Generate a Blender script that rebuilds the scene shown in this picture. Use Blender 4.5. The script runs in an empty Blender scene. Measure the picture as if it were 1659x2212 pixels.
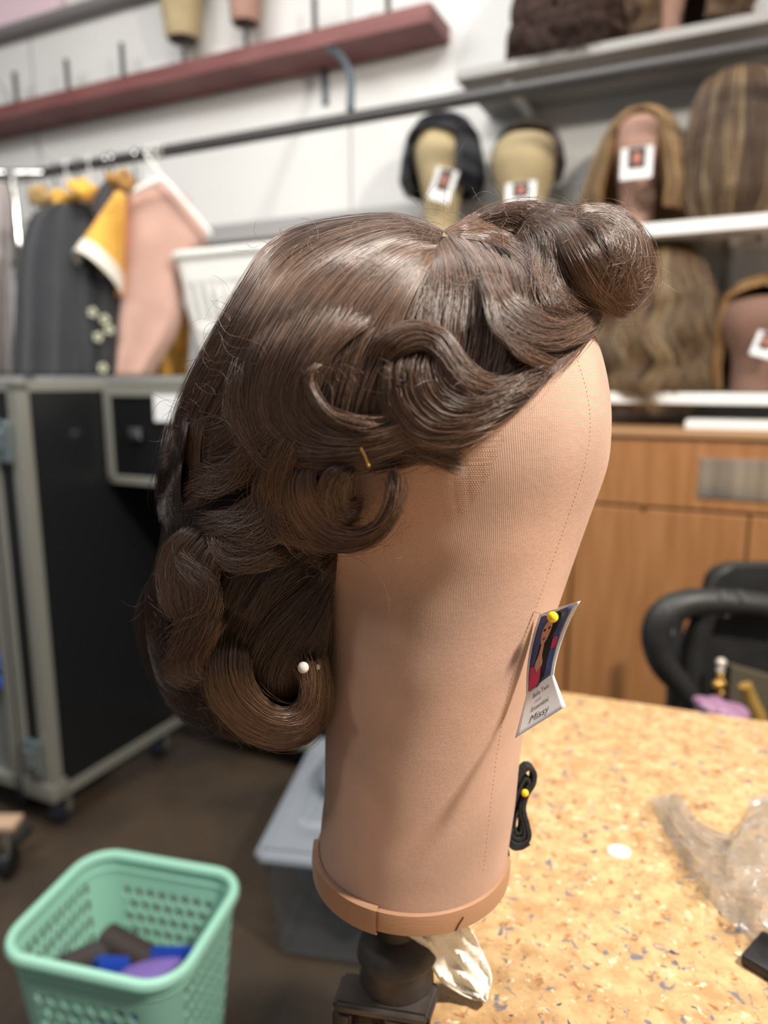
import bpy, bmesh, math, random
import numpy as np
from mathutils import Vector, Matrix
from mathutils.bvhtree import BVHTree

random.seed(7); rng = np.random.default_rng(7)
SC = bpy.context.scene; COL = SC.collection
PI = math.pi

# ------------------------------------------------------------------ camera
F = 1533.0; CX, CY = 829.5, 1106.0; PITCH = math.radians(10.4); CAMZ = 1.15
cp, sp = math.cos(PITCH), math.sin(PITCH)
cam = bpy.data.objects.new('camera', bpy.data.cameras.new('camera')); COL.objects.link(cam)
cam.location = (0, 0, CAMZ); cam.rotation_euler = (PI/2 - PITCH, 0, 0)
cam.data.sensor_fit = 'VERTICAL'; cam.data.sensor_height = 36; cam.data.lens = 36*F/2212
cam.data.clip_start = .02; cam.data.clip_end = 60
cam.data.dof.use_dof = True; cam.data.dof.focus_distance = .335; cam.data.dof.aperture_fstop = 4.6
SC.camera = cam
# ------------------------------------------------------------------ world, lights, exposure
w = bpy.data.worlds.new('world'); SC.world = w; w.use_nodes = True
w.node_tree.nodes['Background'].inputs[0].default_value = (.93, .95, 1, 1)
w.node_tree.nodes['Background'].inputs[1].default_value = .19
def area(name, loc, target, size, power, col, sy=None):
    L = bpy.data.lights.new(name, 'AREA'); L.energy = power; L.color = col; L.size = size
    if sy: L.shape = 'RECTANGLE'; L.size_y = sy
    o = bpy.data.objects.new(name, L); COL.objects.link(o); o.location = loc
    o.rotation_euler = (Vector(target) - Vector(loc)).to_track_quat('-Z', 'Y').to_euler(); return o
area('ceiling_lamp', (.90, .02, 2.2), (.05, .38, 1.1), .14, 50, (1, .93, .83))
area('ceiling_lamp', (-.75, -.25, 2.3), (0, .38, 1.0), .12, 4, (1, .95, .88))
area('ceiling_panel_light', (-.2, .9, 2.68), (.2, 1.5, 1.2), 1.2, 28, (1, .98, .95), .6)
area('ceiling_panel_light', (-1.6, .9, 2.68), (-1.4, 2.0, 1.4), 1.2, 27, (1, .98, .95), .6)
SC.view_settings.view_transform = 'Standard'; SC.view_settings.look = 'None'
SC.view_settings.exposure = 0.0; SC.view_settings.gamma = 1; SC.view_settings.use_curve_mapping = False
SC.cycles.max_bounces = 7; SC.cycles.diffuse_bounces = 3; SC.cycles.glossy_bounces = 4
SC.cycles.transparent_max_bounces = 12

# ------------------------------------------------------------------ geometry of the view: turns a spot seen in the photo into a point
def ray(px, py):
    a = (px-CX)/F; b = (CY-py)/F
    return np.array([a, cp + b*sp, -sp + b*cp])
CAM = np.array([0, 0, CAMZ])
def at_depth(px, py, d): return CAM + ray(px, py)*d
def at_y(px, py, Y): r = ray(px, py); return CAM + r*(Y/r[1])
def at_z(px, py, z): r = ray(px, py); return CAM + r*((z-CAMZ)/r[2])
A = math.radians(25.3); UX, UY = math.cos(A), -math.sin(A); NX, NY = math.sin(A), math.cos(A)   # N points into the wall
D = 2.1
def to_wall(px, py, t):            # local (s, z) of a spot at distance t in front of the wall
    r = ray(px, py); k = (D-t)/(r[0]*NX + r[1]*NY); p = CAM + r*k
    return p[0]*UX + p[1]*UY, p[2], k/F
MW = Matrix(((UX, NX, 0, D*NX), (UY, NY, 0, D*NY), (0, 0, 1, 0), (0, 0, 0, 1)))   # local x along wall, y into it, z up
def W(s, t, z): return np.array(MW @ Vector((s, -t, z)))

# ------------------------------------------------------------------ materials
def lin(c): return tuple(((v/255)/12.92 if v/255 <= .04045 else ((v/255+.055)/1.055)**2.4) for v in c)
MATS = {}
def mat(name, rgb, rough=.6, metal=0, var=0, vscale=20, bump=0, bscale=200, coat=0, trans=0, alpha=1, sheen=0, stretch=None, rgb2=None, sss=0):
    if name in MATS: return MATS[name]
    m = bpy.data.materials.new(name); m.use_nodes = True; nt = m.node_tree; b = nt.nodes['Principled BSDF']
    c = lin(rgb); b.inputs['Base Color'].default_value = (*c, 1); b.inputs['Roughness'].default_value = rough
    b.inputs['Metallic'].default_value = metal; b.inputs['Coat Weight'].default_value = coat
    b.inputs['Transmission Weight'].default_value = trans; b.inputs['Alpha'].default_value = alpha
    b.inputs['Sheen Weight'].default_value = sheen
    if sss: b.inputs['Subsurface Weight'].default_value = sss; b.inputs['Subsurface Scale'].default_value = .003
    tc = nt.nodes.new('ShaderNodeTexCoord'); mp = nt.nodes.new('ShaderNodeMapping')
    nt.links.new(tc.outputs['Object'], mp.inputs[0])
    if stretch: mp.inputs['Scale'].default_value = stretch
    if var or rgb2:
        n = nt.nodes.new('ShaderNodeTexNoise'); n.inputs['Scale'].default_value = vscale; n.inputs['Detail'].default_value = 6
        nt.links.new(mp.outputs[0], n.inputs[0])
        r = nt.nodes.new('ShaderNodeValToRGB'); r.color_ramp.elements[0].position = .35; r.color_ramp.elements[1].position = .65
        c2 = lin(rgb2) if rgb2 else tuple(min(1, v*(1+var)) for v in c)
        c1 = c if rgb2 else tuple(v*(1-var) for v in c)
        r.color_ramp.elements[0].color = (*c1, 1); r.color_ramp.elements[1].color = (*c2, 1)
        nt.links.new(n.outputs[0], r.inputs[0]); nt.links.new(r.outputs[0], b.inputs['Base Color'])
    if bump:
        n = nt.nodes.new('ShaderNodeTexNoise'); n.inputs['Scale'].default_value = bscale; n.inputs['Detail'].default_value = 4
        nt.links.new(mp.outputs[0], n.inputs[0]); bm_ = nt.nodes.new('ShaderNodeBump'); bm_.inputs['Strength'].default_value = bump
        bm_.inputs['Distance'].default_value = .002
        nt.links.new(n.outputs[0], bm_.inputs['Height']); nt.links.new(bm_.outputs[0], b.inputs['Normal'])
    MATS[name] = m; return m

def hair_mat(name, rgb, rough=.34, spec=.6, rc=.35, hi=2.6):
    if name in MATS: return MATS[name]
    m = bpy.data.materials.new(name); m.use_nodes = True; nt = m.node_tree; b = nt.nodes['Principled BSDF']
    b.inputs['Roughness'].default_value = rough; b.inputs['Specular IOR Level'].default_value = spec
    hi_ = nt.nodes.new('ShaderNodeHairInfo'); r = nt.nodes.new('ShaderNodeValToRGB'); c = lin(rgb)
    r.color_ramp.elements[0].color = tuple(v*(1-rc) for v in c)+(1,); r.color_ramp.elements[1].color = (min(1, c[0]*hi), min(1, c[1]*hi*.93), min(1, c[2]*hi*.85), 1)
    e = r.color_ramp.elements.new(.80); e.color = tuple(min(1, v*(1+rc)) for v in c)+(1,)
    e = r.color_ramp.elements.new(.30); e.color = (*c, 1)
    nt.links.new(hi_.outputs['Random'], r.inputs[0]); nt.links.new(r.outputs[0], b.inputs['Base Color'])
    MATS[name] = m; return m

# ------------------------------------------------------------------ object helpers
def props(o, label=None, cat=None, group=None, kind=None):
    if label: o['label'] = label
    if cat: o['category'] = cat
    if group: o['group'] = group
    if kind: o['kind'] = kind
    return o
def thing(name, label, cat, loc=(0, 0, 0), group=None):
    o = bpy.data.objects.new(name, None); o.empty_display_size = .02; COL.objects.link(o); o.location = Vector(tuple(float(v) for v in loc))
    return props(o, label, cat, group)
def wloc(o):
    v = Vector((0, 0, 0))
    while o is not None: v += o.location; o = o.parent
    return v
def link(name, data, m=None, parent=None, label=None):
    o = bpy.data.objects.new(name, data); COL.objects.link(o)
    if m is not None: data.materials.append(m)
    if parent is not None:
        o.parent = parent
        if not name.startswith('#'): o.location = -wloc(parent)
    if label: o['label'] = label
    return o
def obj(name, bm, m, parent=None, smooth=True, label=None):
    bmesh.ops.recalc_face_normals(bm, faces=bm.faces[:])
    me = bpy.data.meshes.new(name)
    if smooth:
        for f in bm.faces: f.smooth = True
        for e in bm.edges:
            if len(e.link_faces) == 2 and e.calc_face_angle(0) > .6: e.smooth = False
    bm.to_mesh(me); bm.free(); return link(name, me, m, parent, label)
def solo(name, bm, m, label, cat, group=None, smooth=True):
    return props(obj(name, bm, m, None, smooth), label, cat, group)
def struct(name, bm, m): return props(obj(name, bm, m, None, False), kind='structure')
def V(p): return Vector((float(p[0]), float(p[1]), float(p[2])))
def add_box(bm, lo, hi, M=None, bev=0):
    b2 = bmesh.new(); bmesh.ops.create_cube(b2, size=1)
    for v in b2.verts: v.co = Vector([(lo[i]+hi[i])/2 + v.co[i]*(hi[i]-lo[i]) for i in range(3)])
    if bev: bmesh.ops.bevel(b2, geom=b2.edges[:], offset=bev, segments=2, affect='EDGES', profile=.5)
    if M is not None: bmesh.ops.transform(b2, matrix=M, verts=b2.verts)
    merge(bm, b2)
def merge(bm, b2):
    me = bpy.data.meshes.new('tmp'); b2.to_mesh(me); b2.free(); bm.from_mesh(me); bpy.data.meshes.remove(me)
def wbox(lo, hi, bev=.002, bm=None):   # wall-frame box; lo/hi = (s, t, z)
    bm = bm or bmesh.new(); add_box(bm, (lo[0], -hi[1], lo[2]), (hi[0], -lo[1], hi[2]), MW, bev); return bm
def crom(pts, n):
    P = np.array(pts, float)
    if len(P) < 3:
        t = np.linspace(0, 1, n)[:, None]; return P[0]*(1-t) + P[-1]*t
    Q = np.vstack([2*P[0]-P[1], P, 2*P[-1]-P[-2]]); out = []
    for i in range(1, len(Q)-2):
        for t in np.linspace(0, 1, 16, endpoint=False):
            a, b, c, d = Q[i-1], Q[i], Q[i+1], Q[i+2]
            out.append(.5*((2*b) + (-a+c)*t + (2*a-5*b+4*c-d)*t*t + (-a+3*b-3*c+d)*t**3))
    out.append(P[-1]); out = np.array(out)
    L = np.r_[0, np.cumsum(np.linalg.norm(np.diff(out[:, :2], axis=0), axis=1) if out.shape[1] > 2 and out[:, :2].max() > 20 else np.linalg.norm(np.diff(out, axis=0), axis=1))]
    t = np.linspace(0, L[-1], n); return np.stack([np.interp(t, L, out[:, k]) for k in range(out.shape[1])], 1)
def tube(pts, r, seg=10, bm=None, closed=False, cap=True, rr=None, ry=None, up=None):
    bm = bm or bmesh.new(); P = [V(p) for p in pts]; n = len(P); rings = []; prev = None
    for i in range(n):
        if closed: t = (P[(i+1) % n] - P[i-1]).normalized()
        else: t = (P[min(i+1, n-1)] - P[max(i-1, 0)]).normalized()
        if up is not None: x = V(up) - t*V(up).dot(t)
        elif prev is None: x = t.orthogonal()
        else: x = prev - t*prev.dot(t)
        x.normalize(); prev = x; y = t.cross(x); ri = rr[i] if rr is not None else r; r2 = ry if ry is not None else ri
        rings.append([bm.verts.new(P[i] + x*math.cos(a)*ri + y*math.sin(a)*r2) for a in [2*PI*k/seg for k in range(seg)]])
    for i in range(n if closed else n-1):
        a, b = rings[i], rings[(i+1) % n]
        for k in range(seg): bm.faces.new((a[k], a[(k+1) % seg], b[(k+1) % seg], b[k]))
    if cap and not closed: bm.faces.new(rings[0][::-1]); bm.faces.new(rings[-1])
    return bm
def lathe(c, prof, seg=32, bm=None, sx=1, sy=1, capped=True, rot=0):     # prof [(r,z)]
    bm = bm or bmesh.new(); rings = []; c = V(c)
    for r, z in prof: rings.append([bm.verts.new(c + Vector((math.cos(a)*r*sx*math.cos(rot)-math.sin(a)*r*sy*math.sin(rot), math.cos(a)*r*sx*math.sin(rot)+math.sin(a)*r*sy*math.cos(rot), z))) for a in [2*PI*k/seg for k in range(seg)]])
    for a, b in zip(rings, rings[1:]):
        for k in range(seg): bm.faces.new((a[k], a[(k+1) % seg], b[(k+1) % seg], b[k]))
    if capped: bm.faces.new(rings[0]); bm.faces.new(rings[-1])
    return bm
def cyl(a, b, r, seg=20, bm=None): return tube([a, b], r, seg, bm)
def ball(c, r, bm=None, sc=(1, 1, 1), seg=16):
    bm = bm or bmesh.new(); b2 = bmesh.new(); bmesh.ops.create_uvsphere(b2, u_segments=seg, v_segments=seg//2+2, radius=r)
    for v in b2.verts: v.co = Vector((v.co.x*sc[0], v.co.y*sc[1], v.co.z*sc[2])) + V(c)
    merge(bm, b2); return bm
def grid(fn, nu, nv, bm=None, closed_u=False):      # fn(i,j)->point
    bm = bm or bmesh.new(); vs = [[bm.verts.new(V(fn(i, j))) for j in range(nv)] for i in range(nu)]
    for i in range(nu if closed_u else nu-1):
        for j in range(nv-1): bm.faces.new((vs[i][j], vs[(i+1) % nu][j], vs[(i+1) % nu][j+1], vs[i][j+1]))
    return bm
def solid(o, th, off=0):
    m = o.modifiers.new('solid', 'SOLIDIFY'); m.thickness = th; m.offset = off; return o
def prism(pts, depth_vec, bm=None):     # extrude polygon of 3D pts along vector
    bm = bm or bmesh.new(); d = V(depth_vec); a = [bm.verts.new(V(p)) for p in pts]; b = [bm.verts.new(V(p)+d) for p in pts]; n = len(a)
    bm.faces.new(a); bm.faces.new(b[::-1])
    for i in range(n): bm.faces.new((a[i], a[(i+1) % n], b[(i+1) % n], b[i]))
    return bm
def strands(name, P, rad, m, parent):   # P: (N, M, 3)
    N, M, _ = P.shape; hc = bpy.data.hair_curves.new(name); hc.add_curves([M]*N)
    loc = np.array(wloc(parent)) if parent else 0
    hc.attributes['position'].data.foreach_set('vector', (P-loc).astype(np.float32).ravel())
    r = np.full((N, M), rad, np.float32); r[:, -3:] *= np.array([.8, .6, .25], np.float32)
    r *= rng.uniform(.6, 1.35, (N, 1)).astype(np.float32)
    at = hc.attributes.get('radius') or hc.attributes.new('radius', 'FLOAT', 'POINT'); at.data.foreach_set('value', r.ravel())
    o = bpy.data.objects.new(name, hc); COL.objects.link(o); hc.materials.append(m)
    if parent: o.parent = parent
    return o

# ------------------------------------------------------------------ shared materials
M_wall = mat('wall_paint', (222, 221, 218), .75, var=.03, vscale=3)
M_floor = mat('stained_concrete', (58, 50, 42), .5, vscale=4, rgb2=(80, 66, 52), bump=.2, bscale=30)
M_grey = mat('grey_paint', (176, 174, 172), .6)
M_black = mat('black_plastic', (26, 26, 28), .5, bump=.1)
M_blackmet = mat('black_metal', (58, 56, 56), .45, .3)
M_chrome = mat('chrome', (225, 225, 222), .12, 1)
M_alu = mat('brushed_aluminium', (168, 168, 160), .38, .6, var=.06, vscale=40)
M_red = mat('red_stained_board', (112, 62, 62), .6, vscale=6, rgb2=(130, 82, 78), stretch=(1, 1, 8))
M_white = mat('white_board', (232, 231, 227), .5)
M_whitep = mat('white_plastic', (236, 236, 232), .35, sss=.1)
M_canvas_tan = mat('tan_canvas', (176, 158, 122), .85, var=.08, bump=.3, bscale=500)
M_canvas_pink = mat('pink_canvas', (168, 132, 116), .85, var=.08, bump=.3, bscale=500)
M_canvas_brown = mat('brown_canvas', (128, 96, 82), .85, var=.08, bump=.3, bscale=500)
M_card = mat('white_card', (242, 242, 242), .5)
M_oak = mat('oak_veneer', (152, 102, 60), .45, vscale=7, rgb2=(168, 118, 74), stretch=(6, 6, .6))

# ------------------------------------------------------------------ room shell
WS0, WS1 = -4.0, 2.6
bm = wbox((WS0, -.12, 0), (WS1, 0, 2.75), 0); struct('wall_back', bm, M_wall)
bm = bmesh.new(); add_box(bm, (-4.5, -2.2, -.08), (3.6, 4.8, 0)); struct('floor', bm, M_floor)
sA, zA, _ = to_wall(600, 500, 0.0)
bm = wbox((WS0, 0, zA-.02), (0.12, .03, zA+.035)); struct('trim_1', bm, M_grey)
for x in (75, 757):                                           # panel joints of the wall
    s_, z_, _ = to_wall(x, 200, 0); struct('trim_2', wbox((s_-.004, 0, .5), (s_+.004, .003, 2.7), 0), M_grey)

# ------------------------------------------------------------------ the mannequin block
X0, Y0 = .019, .38
def D0(py): b = (CY-py)/F; return Y0/(cp + b*sp)
rows = [(535, 800, 1010), (550, 700, 1100), (575, 630, 1160), (610, 575, 1205), (660, 520, 1243), (715, 488, 1270), (780, 466, 1292), (850, 460, 1305), (920, 468, 1308),
        (1000, 510, 1300), (1100, 590, 1266), (1200, 672, 1231), (1300, 702, 1196), (1400, 706, 1164), (1500, 706, 1138), (1600, 703, 1121),
        (1700, 702, 1111), (1770, 695, 1101), (1838, 690, 1091)]
rr_ = crom([(a, b, c) for a, b, c in rows], 90)
def block_section(py, l, r):
    p = at_y((l+r)/2, py, Y0); d = D0(py); hw = (r-l)/2/F*d
    fr = np.clip((py-1000)/400, 0, 1); fr = fr*fr*(3-2*fr)
    ry = hw*(.80*(1-fr) + 1.0*fr)
    return p[0], p[2], hw, ry
bm = bmesh.new(); uvl = bm.loops.layers.uv.new('UVMap'); rings = []; SEG = 96; tot = 0; pz = None
for py, l, r in rr_:
    x, z, a, b = block_section(py, l, r); rings.append([bm.verts.new((x + a*math.cos(t), Y0 + b*math.sin(t), z)) for t in [2*PI*k/SEG for k in range(SEG)]])
for i in range(len(rings)-1):
    for k in range(SEG):
        f = bm.faces.new((rings[i][k], rings[i][(k+1) % SEG], rings[i+1][(k+1) % SEG], rings[i+1][k]))
        for lp, (uu, vv) in zip(f.loops, ((k, i), (k+1, i), (k+1, i+1), (k, i+1))):
            lp[uvl].uv = (uu/SEG*.42, rings[min(vv, len(rings)-1)][0].co.z)
bm.faces.new(rings[0]); bm.faces.new(rings[-1])
BVH = BVHTree.FromBMesh(bm)
ZB = rings[-1][0].co.z
def m_canvas():
    m = bpy.data.materials.new('pink_beige_canvas'); m.use_nodes = True; nt = m.node_tree; N = nt.nodes; Lk = nt.links; b = N['Principled BSDF']
    b.inputs['Roughness'].default_value = .8; b.inputs['Sheen Weight'].default_value = .08; b.inputs['Sheen Roughness'].default_value = .4
    uv = N.new('ShaderNodeUVMap')
    def wave(axis, sc):
        w_ = N.new('ShaderNodeTexWave'); w_.wave_type = 'BANDS'; w_.bands_direction = axis; w_.inputs['Scale'].default_value = sc
        w_.inputs['Distortion'].default_value = 1.2; w_.inputs['Detail'].default_value = 2; w_.inputs['Detail Scale'].default_value = .15
        Lk.new(uv.outputs[0], w_.inputs[0]); return w_
    a, c = wave('X', 420), wave('Y', 480)
    mu = N.new('ShaderNodeMath'); mu.operation = 'MAXIMUM'; Lk.new(a.outputs['Fac'], mu.inputs[0]); Lk.new(c.outputs['Fac'], mu.inputs[1])
    nz = N.new('ShaderNodeTexNoise'); nz.inputs['Scale'].default_value = 300; Lk.new(uv.outputs[0], nz.inputs[0])
    ad = N.new('ShaderNodeMath'); ad.operation = 'MULTIPLY_ADD'; ad.inputs[1].default_value = 1.3; Lk.new(nz.outputs[0], ad.inputs[0]); Lk.new(mu.outputs[0], ad.inputs[2])
    bp = N.new('ShaderNodeBump'); bp.inputs['Strength'].default_value = .55; bp.inputs['Distance'].default_value = .0004
    Lk.new(ad.outputs[0], bp.inputs['Height']); Lk.new(bp.outputs[0], b.inputs['Normal'])
    tc = N.new('ShaderNodeTexCoord'); n2 = N.new('ShaderNodeTexNoise'); n2.inputs['Scale'].default_value = 16; n2.inputs['Detail'].default_value = 5
    Lk.new(tc.outputs['Object'], n2.inputs[0]); r = N.new('ShaderNodeValToRGB')
    r.color_ramp.elements[0].position = .34; r.color_ramp.elements[1].position = .62
    r.color_ramp.elements[0].color = (*lin((182, 150, 132)), 1); r.color_ramp.elements[1].color = (*lin((206, 168, 148)), 1)
    Lk.new(n2.outputs[0], r.inputs[0])
    mx = N.new('ShaderNodeMix'); mx.data_type = 'RGBA'; mx.blend_type = 'MULTIPLY'; mx.inputs[0].default_value = .18
    r3 = N.new('ShaderNodeMapRange'); r3.inputs[1].default_value = 0; r3.inputs[2].default_value = 1; r3.inputs[3].default_value = .55; r3.inputs[4].default_value = 1.1
    Lk.new(mu.outputs[0], r3.inputs[0]); Lk.new(r.outputs[0], mx.inputs[6]); Lk.new(r3.outputs[0], mx.inputs[7]); Lk.new(mx.outputs[2], b.inputs['Base Color'])
    return m
M_canvas = m_canvas()
block = thing('canvas_wig_block', 'large pink-beige canvas wig block clamped to the speckled counter', 'wig block', (X0, Y0, .79+.08))
obj('head_form', bm, M_canvas, block)
def hit(px, py, off=0.0):
    r = Vector(ray(px, py)).normalized(); h, n, _, _ = BVH.ray_cast(Vector(CAM), r)
    if h is None: return None
    if n.dot(r) > 0: n = -n
    return np.array(h + n*off)
# bottom binding band with the overlapped end
x, z, a, b = block_section(*rr_[-1]); M_band = mat('tan_vinyl_band', (166, 126, 98), .42, bump=.12, bscale=120, stretch=(1, 1, 12))
def bandring(off, z0, z1, t0, t1, n=80, th=.0016):
    def fn(i, j):
        t = t0 + (t1-t0)*i/(n-1)
        prof = [(off, z0), (off+th*.9, z0-.0006), (off+th*1.3, (z0+z1)/2), (off+th, z1+.0005), (off-.002, z1), (off-.002, z0), (off, z0)]
        o_, z_ = prof[j]; return (x + (a+o_)*math.cos(t), Y0 + (b+o_)*math.sin(t), z_)
    return grid(fn, n, 7)
bb = bandring(.0004, ZB+.004, ZB-.0085, -PI*.70, PI*1.3, 140); obj('rim_band', bb, M_band, block)
band_end = obj('band_overlap', bandring(.0022, ZB+.0055, ZB-.0095, -PI*1.02, -PI*.615, 60), M_band, block, label='overlapping end of the rim band')
bm = lathe((x, Y0, 0), [(1.0, ZB-.0085), (.93, ZB-.0085), (.9, ZB-.004)], 64, sx=a, sy=b); obj('base_disc', bm, mat('raw_wood', (120, 92, 66), .8), block)
bm = bmesh.new()                                              # staple in the band
for q in range(2): tube([hit(1002, 1966+q) if False else (x+(a+.0030)*math.cos(t), Y0+(b+.0030)*math.sin(t), zz) for t, zz in ((-PI*.36, ZB-.0005), (-PI*.372, ZB-.003), (-PI*.385, ZB-.007))], .0004, 6, bm)
obj('staple', bm, mat('rusty_steel', (150, 100, 60), .5, .5), block)
# stitched seam on the near side
seam = crom([(1245, 770), (1268, 850), (1275, 930), (1262, 1010), (1240, 1080), (1205, 1180), (1170, 1280), (1132, 1380), (1100, 1490), (1078, 1600), (1062, 1720), (1048, 1850), (1042, 1890)], 240)
bm = bmesh.new()
for i in range(0, 238, 2):
    p, q = hit(*seam[i], .0002), hit(*(seam[i+1]*.7+seam[i]*.3), .0002)
    if p is not None and q is not None: tube([p, (p+q)/2 + np.array((0, -.0001, 0)), q], .0002, 5, bm)
obj('seam_stitching', bm, mat('seam_thread', (190, 156, 134), .8), block)

# ------------------------------------------------------------------ the wig
HM = hair_mat('brown_hair', (98, 75, 61), .32, .75, .45)
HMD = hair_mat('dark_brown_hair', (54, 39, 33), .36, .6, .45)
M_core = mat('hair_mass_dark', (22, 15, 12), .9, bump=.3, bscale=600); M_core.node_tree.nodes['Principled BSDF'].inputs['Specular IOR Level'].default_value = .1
wig = thing('wig', 'large dark brown curled vintage-style wig on the near canvas block', 'wig', (X0, Y0, 1.1))
ELL = [(860, 850, 490, 400, .086), (545, 1290, 235, 380, .066), (1262, 570, 165, 150, .045)]
GS = 12; gxs, gys = np.arange(280, 1480, GS), np.arange(380, 1700, GS); GD = np.zeros((len(gys), len(gxs)))
for iy_, y_ in enumerate(gys):
    for ix_, x_ in enumerate(gxs):
        h_ = hit(x_, y_)
        if h_ is not None: GD[iy_, ix_] = D0(y_) - ((h_[1])*cp - (h_[2]-CAMZ)*sp)
GM = GD > 0
for _ in range(10):                      # soften the rim of the block's relief
    P_ = np.pad(GD, 1, mode='edge'); GD = np.maximum(GD*.55, (P_[:-2, 1:-1]+P_[2:, 1:-1]+P_[1:-1, :-2]+P_[1:-1, 2:]+4*GD)/8)
def hairD(px, py):
    px, py = np.asarray(px, float), np.asarray(py, float); b = (CY-py)/F; d0 = Y0/(cp+b*sp)
    q = [R*np.sqrt(np.clip(1-((px-cx)/rx)**2-((py-cy)/ry)**2, 0, 1)) for cx, cy, rx, ry, R in ELL]
    fx = np.clip((px-gxs[0])/GS, 0, len(gxs)-1.001); fy = np.clip((py-gys[0])/GS, 0, len(gys)-1.001); ix, iy = fx.astype(int), fy.astype(int); ax, ay = fx-ix, fy-iy
    q.append((GD[iy, ix]*(1-ax)+GD[iy, ix+1]*ax)*(1-ay)+(GD[iy+1, ix]*(1-ax)+GD[iy+1, ix+1]*ax)*ay+.0065)
    k = 90.; return d0 - np.log(sum(np.exp(k*v) for v in q) - (len(q)-1))/k
def to3(px, py, off, mirror=False):      # off in cm towards the viewer from the hair surface
    d = hairD(px, py) - off*.01; a = (px-CX)/F; b = (CY-py)/F
    P = np.stack([a*d, (cp+b*sp)*d, CAMZ + (-sp+b*cp)*d], -1)
    if mirror: P[..., 1] = 2*Y0 - P[..., 1]
    return P
MP = 26
def guide_arr(guides):
    G = []
    for g in guides: G.append(crom([(p[0], p[1], p[2] if len(p) > 2 else 0) for p in g], MP))
    return np.array(G)
def lock(name, guides, n, off=0, bulge=.5, th=.5, core=.9, jit=2.2, s0r=.05, tip=.22, m=None, mirror=False, clump=22, ruff=1.0, corewidth=1.0, sink=(.25, .25)):
    if off <= 0: sink = (0, 0)
    elif s0r == .05: s0r = .16
    n = int(n*1.25)
    ss = lambda v: np.clip(v, 0, 1)**2*(3-2*np.clip(v, 0, 1))
    SK = lambda t: -(off*.7+sink[0])*(1-ss(t/.22))*(sink[0] > 0) - (off*.7+sink[1])*(1-ss((1-t)/.2))*(sink[1] > 0)
    m = m or HM; G = guide_arr(guides); K = len(G)
    # smooth across guides
    def at_u(u):
        x_ = np.clip(u, 0, 1)*(K-1); i = np.minimum(x_.astype(int), K-2); f = (x_-i)[:, None, None]
        im, ip = np.maximum(i-1, 0), np.minimum(i+2, K-1)
        a_, b_, c_, d_ = G[im], G[i], G[i+1], G[ip]
        if K > 2: return .5*((2*b_)+(-a_+c_)*f+(2*a_-5*b_+4*c_-d_)*f**2+(-a_+3*b_-3*c_+d_)*f**3)
        return b_*(1-f)+c_*f
    # core slab
    U = 6*K; us = np.linspace(0, 1, U); C = at_u(.5+(us-.5)*.96*corewidth); lens = np.sqrt(np.clip(4*us*(1-us), 0, 1))[:, None]
    s = np.linspace(0, 1, MP)[None]; end = np.clip(np.minimum(s/.15, (1-s)/.25), .05, 1)**.7
    mid = C.mean(0, keepdims=True); C[:, :, :2] = mid[:, :, :2] + (C[:, :, :2]-mid[:, :, :2])*(.25+.72*end)[..., None] if bulge > 0 else C[:, :, :2]
    front = C[:, :, 2] + off + bulge*lens*end - th*.85 + SK(s)
    back = front - core*lens*end - .05
    bm = bmesh.new()
    Pf, Pb = to3(C[..., 0], C[..., 1], front, mirror), to3(C[..., 0], C[..., 1], back, mirror)
    ring = np.concatenate([Pf, Pb[::-1]], 0); nr = ring.shape[0]
    vs = [[bm.verts.new(V(ring[i, j])) for j in range(MP)] for i in range(nr)]
    for i in range(nr):
        for j in range(MP-1): bm.faces.new((vs[i][j], vs[(i+1) % nr][j], vs[(i+1) % nr][j+1], vs[i][j+1]))
    bm.faces.new([v[0] for v in vs]); bm.faces.new([v[-1] for v in vs][::-1])
    o = obj(name, bm, M_core, wig)
    # strands
    nc = max(2, n//clump); cu = rng.uniform(0, 1, nc); cph = rng.uniform(0, 2*PI, (nc, 2)); cf = rng.uniform(.5, 1.3, nc); cd = rng.uniform(0, 1, nc)
    ci = rng.integers(0, nc, n); u = np.clip(cu[ci] + rng.normal(0, .32/nc**.8, n), -.01, 1.01)
    S = at_u(u).copy(); th = th*1.3; s1 = rng.uniform(.86, 1.03, n)[:, None]; s0 = rng.uniform(0, s0r, n)[:, None]
    t = s0 + (s1-s0)*np.linspace(0, 1, MP)[None]; idx = np.clip(t*(MP-1), 0, MP-1.001); i0 = idx.astype(int); fr = (idx-i0)[..., None]
    ar = np.arange(n)[:, None]; S = S[ar, i0]*(1-fr) + S[ar, np.minimum(i0+1, MP-1)]*fr
    tt = np.linspace(0, 1, MP)[None]
    lu = np.sqrt(np.clip(4*u*(1-u), 0, 1))[:, None]; env = np.clip(np.minimum(tt/.06, 1), .3, 1)
    dz = off + bulge*lu*env - th*np.abs(rng.normal(0, .35, (n, 1))) - th*.45*cd[ci][:, None]
    wv = np.sin(2*PI*cf[ci][:, None]*tt + cph[ci][:, :1]); wv2 = np.sin(2*PI*cf[ci][:, None]*1.3*tt + cph[ci][:, 1:])
    amp = jit*(.5+tt)*ruff
    sx = S[..., 0] + amp*1.3*wv + rng.normal(0, jit, (n, 1))*(.5+tt*1.1)*.8 + amp*.5*np.sin(2*PI*rng.uniform(.4, 1.6, (n, 1))*tt+rng.uniform(0, 6.3, (n, 1)))
    sy = S[..., 1] + amp*1.0*wv2 + rng.normal(0, jit, (n, 1))*(.5+tt*1.1)*.8
    dz = S[..., 2] + dz + SK(tt) + .05*ruff*wv2*tt + rng.normal(0, .03, (n, 1))*(tt*2)
    # tips gather
    cmx = np.array([sx[ci == c].mean(0) if (ci == c).any() else np.zeros(MP) for c in range(nc)]); cmy = np.array([sy[ci == c].mean(0) if (ci == c).any() else np.zeros(MP) for c in range(nc)])
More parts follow.
